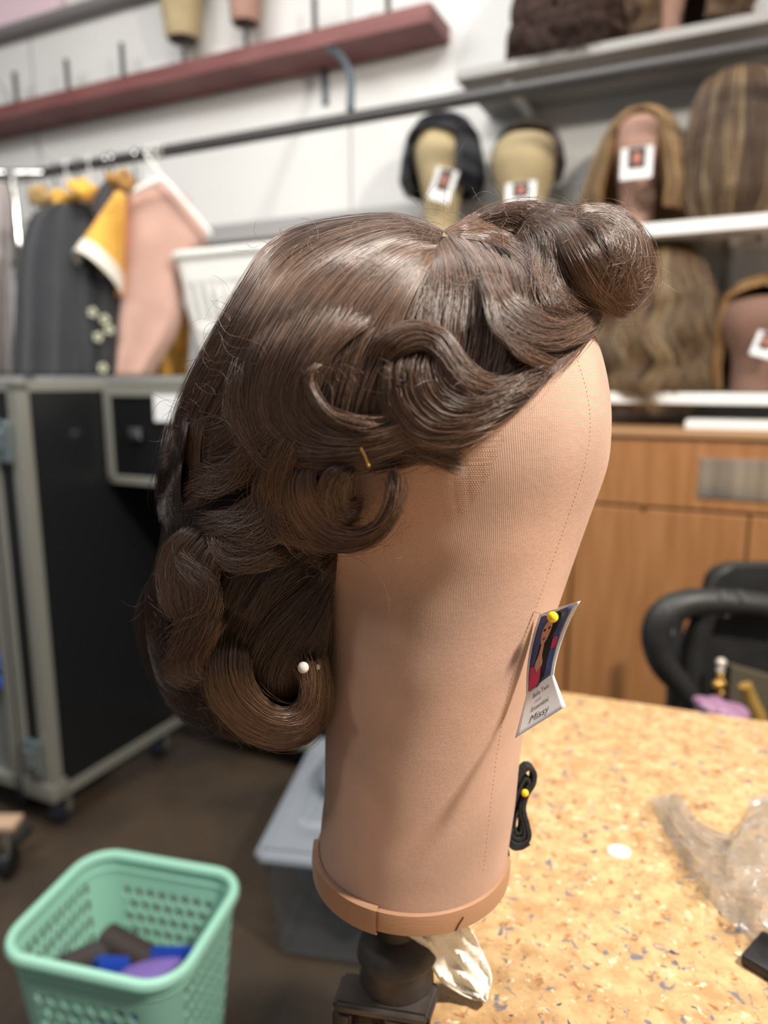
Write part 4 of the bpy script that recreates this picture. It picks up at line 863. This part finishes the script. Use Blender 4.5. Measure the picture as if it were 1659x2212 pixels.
# bag charm and purple cloth
kc = thing('key_charm', 'gold and clear bead charm hanging from the black chair', 'charm', chp(1550, 1500, YC-.03))
for k, (a_, b_, r_) in enumerate(((1558, 1432, .0075), (1556, 1448, .006), (1556, 1462, .006), (1551, 1480, .009), (1560, 1476, .006), (1557, 1498, .006))):
    obj('bead', ball(chp(a_, b_, YC-.03), r_), mat('clear_bead', (215, 205, 190), .15, .3) if k < 2 else mat('gold_bead', (190, 150, 80), .3, .7), kc)
obj('cord', tube([chp(1560, 1425, YC-.028), chp(1552, 1510, YC-.028)], .0015, 6), M_black, kc)
bg_ = solo('handbag', prism([chp(a_, b_, YC-.012) for a_, b_ in ((1580, 1440), (1700, 1475), (1700, 1600), (1570, 1580))], (0, .02, 0)), mat('olive_brown_cloth', (88, 78, 62), .9, bump=.4), 'olive brown cloth bag hanging at the right of the black chair', 'bag')
def blob(px, py, Y, rx, ry, rz, m, amp=.25, f=9, seed=0):
    c = chp(px, py, Y); bm = ball(c, 1, sc=(rx, ry, rz), seg=32); C_ = V(c)
    for v in bm.verts:
        d = v.co-C_; q = 1+amp*(math.sin(d.x*f/rx*.3+seed)*math.cos(d.z*f/rz*.35+seed*2)+.5*math.sin(d.x*f/rx*.8+d.y*20)); v.co = C_+d*q
    return bm
solo('scrunchie', blob(1550, 1538, .90, .034, .03, .018, None, .3), mat('mauve_satin', (150, 112, 140), .4), 'crumpled mauve satin cloth at the far edge of the worktop', 'cloth')
solo('cloth_strap', tube([chp(1610, 1480, .95), chp(1622, 1510, .95), chp(1640, 1545, .94), chp(1645, 1580, .94)], .009, 10), mat('mustard_cloth', (150, 116, 50), .8), 'mustard yellow strap beside the mauve cloth', 'strap')

# ------------------------------------------------------------------ flight case, left
Apt = np.array((-.838, 1.64)); Bpt = Apt + np.array((NX, NY))*.50; ZT, ZBo = 1.147, .10
MC = Matrix(((UX, NX, 0, Apt[0]), (UY, NY, 0, Apt[1]), (0, 0, 1, 0), (0, 0, 0, 1)))     # local x right along the wall, y away from the viewer
M_case = mat('black_laminate', (24, 25, 27), .38, bump=.08, bscale=60)
M_trim = mat('case_aluminium', (150, 149, 140), .4, .35)
case = thing('flight_case', 'tall black wheeled flight case standing open with aluminium edges', 'flight case', (Apt[0], Apt[1], 0))
def cbox(lo, hi, bev=.002, bm=None): bm = bm or bmesh.new(); add_box(bm, lo, hi, MC, bev); return bm
dpan = obj('door_panel', cbox((-.10, .0, ZBo), (-.0, .5, ZT)), M_case, case, smooth=False)
e = .028
bm = cbox((-.004, 0, ZBo-.002), (.004, .50, ZBo+e)); cbox((-.104, -.004, ZBo-.002), (-.075, .03, ZT), .002, bm); cbox((-.03, -.004, ZBo-.002), (.004, .03, ZT), .002, bm); cbox((-.104, -.004, ZT-.02), (.004, .5, ZT+.006), .002, bm); cbox((-.104, -.004, ZBo-.004), (.004, .02, ZBo+.03), .002, bm)
obj('edge_trim', bm, M_trim, dpan, smooth=False)
obj('case_body', cbox((0.002, .50, ZBo), (.85, .80, ZT)), M_case, case, smooth=False)
bm = cbox((.0, .496, ZBo), (.022, .51, ZT)); cbox((.0, .494, ZBo-.002), (.85, .508, ZBo+e), .002, bm); cbox((.0, .494, ZT-.022), (.85, .80, ZT+.004), .002, bm)
obj('edge_trim', bm, M_trim, case, smooth=False)
obj('case_top', cbox((-.0, .26, ZT-.004), (.85, .494, ZT+.006)), M_trim, case, smooth=False)
zd = to_wall(205, 1045, 0)[1]
zd0 = at_y(300, 1045, 1.84)[2]
dr = obj('drawer', cbox((.006, .25, zd0), (.62, .494, ZT-.006)), mat('black_drawer', (22, 22, 24), .3), case, smooth=False)
bm = cbox((.006, .243, zd0), (.62, .2499, zd0+.022)); cbox((.006, .243, zd0), (.03, .2499, ZT-.03), .002, bm); cbox((.006, .243, ZT-.034), (.62, .2499, ZT-.006), .002, bm)
obj('drawer_trim', bm, M_trim, dr, smooth=False)
def caspt(px, py, yl):      # local (x, z) on plane local y = yl of the case
    r = ray(px, py); k = (Apt[0]*NX+Apt[1]*NY+yl)/(r[0]*NX+r[1]*NY); p = CAM+r*k; d = p[:2]-Apt; return d[0]*UX+d[1]*UY, p[2]
lx, lz = caspt(292, 938, .24); bm = cbox((lx-.02, .235, lz-.016), (lx+.02, .2428, lz+.016), .004); cbox((lx-.012, .226, lz-.006), (lx+.012, .234, lz+.006), .002, bm); obj('drawer_latch', bm, M_chrome, dr, smooth=False, label='chrome latch')
lx, lz = caspt(352, 883, .24); obj('paper_label', cbox((lx-.03, .2465-.006, lz-.032), (lx+.07, .2425, lz+.034), .0005), M_card, dr, smooth=False, label='blank white paper label')
# clasps on the near edge
for (a_, b_) in ((28, 955), (95, 1640)):
    lx, lz = caspt(a_, b_, -.005); bm = cbox((-.075, -.02, lz-.05), (-.02, -.004, lz+.05), .006); cbox((-.066, -.03, lz-.022), (-.03, -.02, lz+.03), .005, bm)
    obj('butterfly_clasp', bm, mat('clasp_steel', (150, 165, 168), .25, .8), dpan, smooth=False)
bm = cbox((-.108, -.008, ZBo-.006), (.006, .045, ZBo+.05), .008); obj('corner_cap', bm, M_trim, dpan)
def caster(lx, ly, parent, blue=False):
    c = MC @ Vector((lx, ly, 0)); t_ = obj('caster', cyl((c.x-.016, c.y, .036), (c.x+.016, c.y, .036), .036, 24), mat('dark_wheel', (40, 42, 56) if not blue else (34, 48, 96), .4), parent)
    bm = bmesh.new(); add_box(bm, (c.x-.03, c.y-.03, .088), (c.x+.03, c.y+.03, .0995), None, .002); add_box(bm, (c.x-.024, c.y-.012, .03), (c.x-.019, c.y+.012, .09)); add_box(bm, (c.x+.019, c.y-.012, .03), (c.x+.024, c.y+.012, .09))
    obj('caster_fork', bm, M_alu, t_, smooth=False)
caster(-.05, .06, case); caster(-.05, .43, case, True); caster(.35, .60, case); caster(.75, .60, case)
# other half of the trunk, beyond the left edge of the view
case2 = thing('equipment_case', 'grey-edged second case standing left of the black flight case', 'case', MC @ Vector((-.3, .0, 0)))
obj('case_body', cbox((-.60, .02, ZBo), (-.125, .36, ZT-.01)), mat('grey_laminate', (120, 122, 120), .5), case2, smooth=False)
bm = cbox((-.15, .0, ZBo), (-.122, .024, ZT-.008)); cbox((-.60, .0, ZBo), (-.122, .024, ZBo+.03), .002, bm); obj('edge_trim', bm, M_trim, case2, smooth=False)
for k, b_ in enumerate((1438, 1478)):
    lx, lz = caspt(4, b_, .0); obj('blue_sticker', cbox((-.26, -.004+.002*0, lz-.012), (-.16, .019, lz+.016), .002), mat('blue_plastic', (44, 96, 190), .4), case2, smooth=False, label='blue label strip')
for ly in (.08, .30): 
    for lx in (-.2, -.5): caster(lx, ly, case2)
# white laundry basket on the case
bc = at_y(540, 640, 2.0); Zk = ZT+.008
lb = thing('laundry_basket', 'white slotted plastic laundry basket on top of the flight case', 'basket', MC @ Vector((.30, .60, Zk)))
zrim = at_y(450, 556, 2.0)[2]; BW, BD = .30, .16; bx0 = caspt(362, 560, .42)[0]; 
def rrect(hx, hy, rc, n=8):
    P = []
    for cx_, cy_, a0 in ((hx-rc, hy-rc, 0), (-hx+rc, hy-rc, PI/2), (-hx+rc, -hy+rc, PI), (hx-rc, -hy+rc, 3*PI/2)):
        for k in range(n+1): a_ = a0+PI/2*k/n; P.append((cx_+rc*math.cos(a_), cy_+rc*math.sin(a_)))
    return P
def resample_closed(P, n):
    P = np.array(P+[P[0]]); L = np.r_[0, np.cumsum(np.linalg.norm(np.diff(P, axis=0), axis=1))]; t = np.linspace(0, L[-1], n, endpoint=False)
    return np.stack([np.interp(t, L, P[:, k]) for k in (0, 1)], 1), t, L[-1]
def basket(parent, M, hx, hy, zb, ztop, taper, rc, m, holefn, nu=260, nv=44, th=.0025, rim=.007, floor_=True):
    top, tl, L = resample_closed(rrect(hx, hy, rc), nu); hx2, hy2 = hx*taper, hy*taper
    def pt(i, v): z = ztop+(zb-ztop)*v; s_ = 1+(taper-1)*v; return M @ Vector((top[i % nu][0]*s_, top[i % nu][1]*s_, z))
    bm = bmesh.new(); vs_ = [[bm.verts.new(pt(i, j/nv)) for j in range(nv+1)] for i in range(nu)]
    for i in range(nu):
        for j in range(nv):
            if not holefn(top[i], (j+.5)/nv, tl[i]/L, hx, hy): bm.faces.new((vs_[i][j], vs_[(i+1) % nu][j], vs_[(i+1) % nu][j+1], vs_[i][j+1]))
    bm.faces.new([vs_[i][nv] for i in range(nu)])
    bmesh.ops.delete(bm, geom=[v for v in bm.verts if not v.link_faces], context='VERTS')
    o_ = solid(obj('basket_body', bm, m, parent), th)
    obj('basket_rim', tube([M @ Vector((top[i][0]*1.01, top[i][1]*1.01, ztop)) for i in range(0, nu, 2)], rim, 10, closed=True, up=(0, 0, 1), ry=rim*.8), m, parent)
    return o_
MB_ = MC @ Matrix.Translation((bx0+BW, .60, 0))
def slots(p, v, s_, hx, hy):
    if abs(p[0]) > hx*.88 and abs(p[1]) > hy*.8: return False
    c_ = p[0] if abs(p[1]) > hy*.97 else p[1]; ph = (c_/.032) % 1
    return (.22 < v < .55 or .64 < v < .92) and ph < .6
basket(lb, MB_, BW, BD+.02, Zk, zrim, .78, .05, M_whitep, slots, nu=220, nv=30, rim=.011)

# ------------------------------------------------------------------ garment rack and clothes
Yr = 1.75
rk = thing('garment_rack', 'chrome garment rack post and top bar at the left edge', 'clothes rack', at_y(30, 820, 2.35)*np.array((1, 1, 0)))
YK = 2.35; p0, p1 = at_y(26, 372, YK), at_y(42, 815, YK)
obj('post', cyl((p0[0], YK, .04), (p0[0], YK, p0[2]), .018, 20), M_chrome, rk)
obj('top_bar', cyl(at_y(-150, 376, YK), at_y(96, 376, YK), .014, 20), M_chrome, rk)
for k in (395, 610, 760): zk_ = at_y(30, k, YK)[2]; obj('post_sleeve', cyl((p0[0], YK, zk_), (p0[0], YK, zk_+.03), .0215), M_chrome, rk)
obj('foot_bar', tube([(p0[0]-.02, YK-.02, .04), (p0[0]-.3, YK+.1, .04)], .016, 12), M_chrome, rk)
M_wire = mat('brown_wire', (120, 104, 94), .5, .3)
# wire hanger hanging from the rack bar
hz = [(58, 372), (66, 388), (62, 400), (76, 470), (150, 545), (165, 578), (60, 566), (-60, 556), (-40, 560), (20, 500), (72, 472)]
hgw = solo('wire_hanger', tube([at_y(a_, b_, 2.32) for a_, b_ in crom(hz, 90)], .0024, 6), M_wire, 'empty bent brown wire hanger on the chrome rack', 'hanger')
def garment(name, outline, s0_, label, m, folds=6, amp=.012, th=.05, cat='garment', parts=(), seed=0, yaw=0):
    """a hanging garment: hollow cloth body following an outline given as (height py, left px, right px) rows at depth Y"""
    Y = s0_; R_ = crom([(b_, l, r) for b_, l, r in outline], 40); g_ = thing(name, label, cat, at_y((R_[0][1]+R_[0][2])/2, R_[0][0], Y))
    def fn(i, j):
        b_, l, r = R_[j]; a_ = 2*PI*i/72; c = (l+r)/2; hw = (r-l)/2
        p = at_y(c+hw*math.cos(a_), b_, Y); f_ = j/39
        dy = th*math.sin(a_)*(.55+.45*f_) + amp*(.3+f_)*math.sin(folds*a_*1.0+seed+j*.02)
        p[0] += amp*.6*f_*math.sin(folds*a_*1.3+seed); p[1] += dy + yaw*(p[0]-at_y(c, b_, Y)[0]); return p
    bm = grid(fn, 72, 40, closed_u=True); solid(obj('cloth', bm, m, g_), .0015); return g_
def fab(name, c, v=.1): return mat(name, c, .9, var=v, vscale=14, bump=.4, bscale=350, sheen=.2)
YG = at_y(300, 400, 1)[1]
def rail_pt(px_): s_ = to_wall(px_, 330, TL_)[0]; return W(s_, TL_, zr)
# garments, all on the rail; Y from the rail's position, hung a little in front
def yr(px_): return rail_pt(px_)[1]
garment('black_garment', [(398, 225, 262), (430, 195, 268), (520, 150, 272), (640, 140, 270), (812, 130, 262)], yr(300)-.08, 'long charcoal black dress hanging next to the yellow sleeve', fab('charcoal_cloth', (62, 60, 62)), seed=1, folds=7)
garment('black_garment', [(440, 120, 190), (470, 70, 200), (560, 45, 205), (700, 40, 210), (812, 38, 215)], yr(200)-.24, 'dark grey garment hanging just right of the chrome post', fab('dark_grey_cloth', (52, 54, 58)), seed=2, folds=8)
garment('grey_garment', [(395, -60, 15), (450, -80, 25), (600, -90, 20), (812, -90, 20)], 2.28, 'pale grey garment at the left edge behind the chrome post', fab('pale_grey_cloth', (170, 160, 158)), seed=3)
g4 = garment('patterned_dress', [(600, 200, 262), (680, 190, 262), (812, 192, 262)], yr(260)-.19, 'black dress with small white flowers below the yellow sleeve', fab('black_floral_cloth', (40, 38, 40)), seed=4, folds=5, th=.03)
M_flw = mat('flower_white', (190, 190, 165), .8)
for a_, b_ in ((226, 690), (212, 728), (200, 675), (222, 795), (236, 712)):
    c = at_y(a_, b_, yr(260)-.235); bm = bmesh.new()
    for k in range(5): ball(c+np.array((.009*math.cos(k*1.257), 0, .009*math.sin(k*1.257))), .0055, bm, sc=(1, .3, 1), seg=8)
    obj('flower_print', bm, M_flw, g4)
# pink garment
gp = garment('pink_blouse', [(398, 300, 352), (420, 262, 400), (470, 256, 425), (520, 254, 448), (548, 252, 418), (600, 252, 395), (700, 248, 385), (812, 246, 322)], yr(330)-.12, 'dusty pink top on the white hanger beside the laundry basket', fab('dusty_pink_cloth', (194, 156, 142), .06), folds=4, amp=.008, th=.045)
garment('ochre_garment', [(660, 300, 400), (700, 310, 410), (760, 318, 405), (812, 320, 400)], yr(330)+.02, 'ochre yellow garment showing below the dusty pink top', fab('ochre_cloth', (190, 140, 60)), seed=5, folds=5, th=.03)
# yellow sleeve tee
ys = thing('yellow_tee', 'yellow short-sleeved shirt with a white cuff hanging before the pink top', 'garment', at_y(250, 420, yr(300)-.2))
def slv(i, j, k0=0, k1=1, gr=0):
    f_ = k0+(k1-k0)*j/20; L0, R0 = np.array((248, 420)), np.array((272, 415)); L1, R1 = np.array((163, 560)), np.array((262, 625)); L1b = np.array((215, 655))
    a_ = 2*PI*i/40; cen = (L0+R0)/2*(1-f_)+(np.array((212, 598)))*f_; e1_ = (R0-L0)/2*(1-f_)+np.array((48, 34))*f_
    q = cen+e1_*(1+gr)*math.cos(a_)-np.array((0, 34*f_))*(1+gr)*math.sin(a_); p = at_y(q[0], q[1], yr(300)-.2); p[1] += -.05*(.3+f_)*math.sin(a_)*(1+gr); return p
solid(obj('sleeve', grid(lambda i, j: slv(i, j, 0, .82), 40, 21, closed_u=True), fab('golden_yellow_cloth', (232, 176, 76), .05), ys), .0015)
solid(obj('cuff', grid(lambda i, j: slv(i, j, .80, 1.0, .03), 40, 21, closed_u=True), fab('cream_cloth', (232, 226, 212), .03), ys, label='cream cuff'), .0022)
bm = prism([at_y(a_, b_, yr(300)-.18) for a_, b_ in ((246, 415), (275, 408), (272, 640), (250, 640), (250, 590), (255, 500))], (0, .04, 0)); obj('shirt_side', bm, fab('amber_cloth', (204, 136, 84)), ys)
# small yellow/white garment tops
for k, (a_, b_, c_) in enumerate(((140, 432, (214, 164, 66)), (178, 410, (222, 170, 70)), (90, 425, (170, 140, 90)), (262, 392, (160, 116, 60)))):
    solo('garment_collar', blob(a_, b_, yr(a_+90)-.22-.02*k, .035, .03, .026, None, .22, seed=k), fab('collar_cloth_%s' % 'abcd'[k], c_), ('golden yellow collar bunched on the rack beside the black dress', 'small amber collar near the black rail', 'olive tan collar by the wire hanger', 'brown collar peeking above the charcoal dress')[k], 'garment', 'bunched collars on the rack')
# hangers on the rail
def hanger(px_, m, label, size=1.0, dirx=1.0, w_=.19, yaw=.5):
    p = rail_pt(px_); c, s_ = math.cos(yaw), math.sin(yaw)
    P = [(-.012, .0, .004), (-.008, 0, .018), (.004, 0, .019), (.0145, 0, .008), (.014, 0, -.008), (.004, 0, -.03), (0, 0, -.055)]
    h_ = thing('clothes_hanger', label, 'hanger', p, 'hangers on the black rail')
    T = lambda q: p+np.array((q[0]*c*size, -q[0]*s_*size + q[1], q[2]*size+0))
    obj('hook', tube([T(q) for q in crom(P, 24)], .0042, 8), M_chrome if m is not M_whitep else M_whitep, h_)
    B = [(0, 0, -.055), (w_*.5, 0, -.105), (w_, 0, -.17), (w_*.6, 0, -.178), (-w_*.6, 0, -.178), (-w_, 0, -.17), (-w_*.5, 0, -.105), (0, 0, -.055)]
    bm = bmesh.new()
    for q0, q1 in zip(B, B[1:]): tube([T(q0), T(q1)], .0055, 8, bm)
    obj('shoulder_bar', bm, m, h_); return h_
hg = thing('clothes_hanger', 'cream plastic hanger carrying the dusty pink top', 'hanger', rail_pt(352), 'hangers on the black rail')
yh = yr(330)-.18; rp = rail_pt(352)
obj('hook', tube([rp+np.array(q) for q in crom([(0, .016, -.012), (0, .012, .014), (0, 0, .0205), (0, -.014, .012), (0, -.02, -.01), (0, yh-rp[1], -.05)], 30)]+[at_y(352, 385, yh)], .0035, 8), M_whitep, hg)
bm = tube([at_y(a_, b_, yh) for a_, b_ in crom([(352, 385), (368, 402), (410, 450), (456, 506)], 20)], .006, 8); tube([at_y(a_, b_, yh) for a_, b_ in crom([(352, 385), (325, 396), (262, 424)], 20)], .006, 8, bm); obj('shoulder_bar', bm, M_whitep, hg)
for px_, mm, lb_ in ((335, M_whitep, 'white hanger hook just left of the cream one'), (318, M_whitep, 'thin white hanger hook third from the cream one'), (290, mat('navy_plastic', (58, 62, 84), .4), 'navy hanger hook on the black rail'), (226, mat('maroon_plastic', (128, 58, 60), .4), 'maroon hanger on the black rail'), (240, M_canvas_tan, 'beige hanger beside the maroon one'), (190, M_whitep, 'white hanger left of the maroon one'), (165, M_chrome, 'chrome hanger over the amber collar'), (140, M_whitep, 'white hanger over the golden yellow collar'), (115, M_chrome, 'chrome hanger nearest the rack bar end')):
    hanger(px_, mm, lb_, 1.15, w_=.12, yaw=1.15)
# thin hanging cord with a hook
solo('string', tube([W(to_wall(75, 40, .2)[0], .44, 2.2), rail_pt(100)+np.array((0, 0, .03))], .0012, 6), M_blackmet, 'thin dark cord dropping past the red shelf to the rail', 'cord')

# ------------------------------------------------------------------ clear storage bin on the floor behind the block
c_fl = at_z(600, 2068, 0); c_fr = at_z(1000, 2110, 0)
MBn = Matrix.Translation((c_fl[0], c_fl[1], 0)) @ Matrix.Rotation(-.16, 4, 'Z')
M_bin = mat('cloudy_clear_plastic', (112, 116, 120), .25, alpha=.2)
M_lid = mat('frosted_lid', (170, 178, 188), .35, alpha=.5)
zl = at_y(580, 1822, c_fl[1])[2]
bn = thing('storage_bin', 'clear plastic storage bin with frosted lid on the floor behind the block', 'storage bin', (c_fl[0], c_fl[1], 0))
def tap(lo0, hi0, lo1, hi1, z0, z1, M, bm=None):
    bm = bm or bmesh.new(); P = [(lo0[0], lo0[1], z0), (hi0[0], lo0[1], z0), (hi0[0], hi0[1], z0), (lo0[0], hi0[1], z0), (lo1[0], lo1[1], z1), (hi1[0], lo1[1], z1), (hi1[0], hi1[1], z1), (lo1[0], hi1[1], z1)]
    v = [bm.verts.new(M @ Vector(p)) for p in P]
    for f in ((0, 1, 2, 3), (4, 5, 6, 7), (0, 1, 5, 4), (1, 2, 6, 5), (2, 3, 7, 6), (3, 0, 4, 7)): bm.faces.new([v[i] for i in f])
    bmesh.ops.bevel(bm, geom=bm.edges[:], offset=.012, segments=3, affect='EDGES'); return bm
solid(obj('bin_body', tap((0, 0), (.34, .40), (-.02, -.02), (.36, .42), .002, zl-.03, MBn), M_bin, bn), .002, -1)
obj('bin_lid', tap((-.035, -.035), (.375, .435), (-.03, -.03), (.37, .43), zl-.028, zl+.004, MBn), M_lid, bn)
obj('lid_panel', tap((.03, .05), (.31, .36), (.04, .06), (.30, .35), zl+.004, zl+.012, MBn), M_lid, bn)
for k, (a_, b_, z_, r_, c_, lb_) in enumerate(((.12, .10, .20, .05, (120, 50, 110), 'purple cloth near the top inside the clear bin'), (.17, .05, .12, .045, (205, 180, 190), 'pale pink cloth inside the clear bin'), (.09, .2, .07, .09, (70, 72, 76), 'dark grey bundle in the bottom of the clear bin'), (.24, .22, .09, .1, (58, 58, 60), 'charcoal bundle filling the far side of the clear bin'))):
    c = MBn @ Vector((a_, b_, z_)); bm = ball(c, r_, sc=(1, 1, .75), seg=24)
    for v in bm.verts: d = v.co-c; v.co = c+d*(1+.15*math.sin(d.x*80+k)*math.cos(d.z*70))
    solo('folded_cloth', bm, fab('bin_cloth_%s' % 'abcd'[k], c_), lb_, 'cloth', 'cloth bundles in the clear bin')
c = MBn @ Vector((.16, .22, zl+.042)); bm = ball(c, .11, sc=(1.15, 1.1, .26), seg=32); solo('grey_pouch', bm, mat('slate_cloth', (104, 112, 122), .8, bump=.3), 'flat slate grey pouch lying on the frosted bin lid', 'pouch')

# ------------------------------------------------------------------ mint basket on the floor
ZR = .30
q1, q2, q3, q4 = [at_z(a_, b_, ZR)[:2] for a_, b_ in ((5, 2048), (372, 2150), (512, 1892), (205, 1852))]
cen = (q1+q2+q3+q4)/4; exv = ((q2-q1)+(q3-q4))/2; eyv = ((q4-q1)+(q3-q2))/2; hx = np.linalg.norm(exv)/2*1.04; hy = np.linalg.norm(eyv)/2*1.04; an = math.atan2(exv[1], exv[0])
MK = Matrix.Translation((cen[0], cen[1], 0)) @ Matrix.Rotation(an, 4, 'Z')
print('basket', hx*2, hy*2, math.degrees(an))
M_mint = mat('mint_plastic', (160, 214, 192), .35, sss=.15)
mk = thing('mint_basket', 'mint green perforated plastic basket on the floor', 'basket', (cen[0], cen[1], 0))
def mintholes(p, v, s_, hx, hy):
    if abs(p[1]) > hy*.97:        # short sides: staggered diamond holes
        if abs(p[0]) > hx*.62 or not .16 < v < .9: return False
        cw, chh = .024, .085; j = math.floor(v/chh); ox = (j % 2)*.5; u_ = (p[0]/cw+ox) % 1-.5; w_ = (v/chh) % 1-.5; return abs(u_)+abs(w_)*.9 < .36
    if abs(p[0]) > hx*.97:
        if abs(p[1]) > hy*.72 or not .12 < v < .92: return False
        return (p[1]/.016) % 1 < .5 and (v/.11) % 1 < .62
    return False
basket(mk, MK, hx, hy, .004, ZR, .80, .055, M_mint, mintholes, nu=520, nv=110, rim=.011)
obj('inner_lip', tube([MK @ Vector((p[0]*.985, p[1]*.985, ZR-.022)) for p in resample_closed(rrect(hx, hy, .055), 120)[0]], .004, 8, closed=True, up=(0, 0, 1)), M_mint, mk)
def roller(lx, ly, z, yaw, pitch, R_, L_, m, label, group='hair rollers in the mint basket'):
    M_ = MK @ Matrix.Translation((lx, ly, z)) @ Matrix.Rotation(yaw, 4, 'Z') @ Matrix.Rotation(pitch, 4, 'Y')
    n = 26; prof = []
    for k in range(n+1): prof.append((R_*(1 if k % 2 else .82), -L_/2+L_*k/n))
    pr = [(R_*.55, -L_/2)] + prof + [(R_*.55, L_/2)]; bm = lathe((0, 0, 0), pr+pr[:1], 24, capped=False)
    bmesh.ops.transform(bm, matrix=M_ @ Matrix.Rotation(PI/2, 4, 'Y'), verts=bm.verts); return solo('hair_roller', bm, m, label, 'hair roller', group)
M_rb = mat('brown_black_mesh', (58, 48, 46), .6); M_rbl = mat('royal_blue_plastic', (36, 70, 168), .4)
def inb(px, py, z): p = MK.inverted() @ V(at_z(px, py, z)); return p.x, p.y, z
roller(*inb(200, 2072, .205), 1.2, .3, .025, .11, M_rb, 'dark ribbed hair roller leaning at the left of the pile')
roller(*inb(285, 2058, .205), -.2, .1, .026, .12, M_rb, 'dark ribbed hair roller lying across the back of the pile')
roller(*inb(300, 2108, .165), .1, .0, .024, .08, M_rb, 'dark ribbed hair roller low in the front of the pile')
roller(*inb(238, 2095, .228), .8, .5, .020, .050, M_rbl, 'royal blue hair roller on top of the dark ones')
roller(*inb(372, 2076, .200), .5, .2, .024, .075, M_rbl, 'royal blue hair roller at the right of the pile')
roller(.04, -.02, .13, 1.3, .0, .022, .08, M_rbl, 'royal blue hair roller beneath the purple sponge')
roller(-.05, -.05, .10, .4, .1, .024, .1, M_rbl, 'royal blue hair roller deep against the front wall')
roller(-.02, .02, .07, .9, .0, .03, .12, M_rb, 'dark ribbed hair roller at the bottom of the basket')
sx_, sy_, _ = inb(322, 2105, .236)
bm = bmesh.new(); b2 = bmesh.new(); bmesh.ops.create_uvsphere(b2, u_segments=24, v_segments=14, radius=1)
for v in b2.verts: v.co = MK @ (Matrix.Translation((sx_, sy_, .236)) @ Matrix.Rotation(.75, 4, 'Z') @ Vector((v.co.x*.055, v.co.y*.022*(1.2-v.co.x*.6), v.co.z*.014)))
merge(bm, b2); solo('purple_sponge', bm, mat('purple_foam', (112, 88, 160), .7), 'tapered purple sponge on top of the rollers', 'sponge')
# rolling stand at the lower left edge
p = at_z(-10, 1890, 0.0); tz = at_y(0, 1780, p[1])[2]
rs = thing('rolling_stand', 'low rolling stand with tan tray edge and black caster at the left edge', 'stand', (p[0], p[1], 0))
bm = bmesh.new(); q = at_y(38, 1779, p[1]); add_box(bm, (q[0]-.3, p[1]-.02, tz-.008), (q[0], p[1]+.03, tz+.008), None, .003); obj('tray', bm, mat('tan_board', (196, 166, 138), .5), rs)
obj('leg', tube([at_y(62, 1790, p[1]+.10), at_y(30, 1822, p[1]+.05), at_y(-10, 1860, p[1])], .013, 12), M_black, rs)
c = at_y(20, 1872, p[1]); bm = cyl((c[0]-.012, c[1], .034), (c[0]+.012, c[1], .034), .032, 24); obj('caster', bm, M_black, rs)
obj('caster_stem', cyl((c[0], c[1], .05), (c[0], c[1], tz-.008), .007), M_chrome, rs)
print('scene built', len(bpy.data.objects))
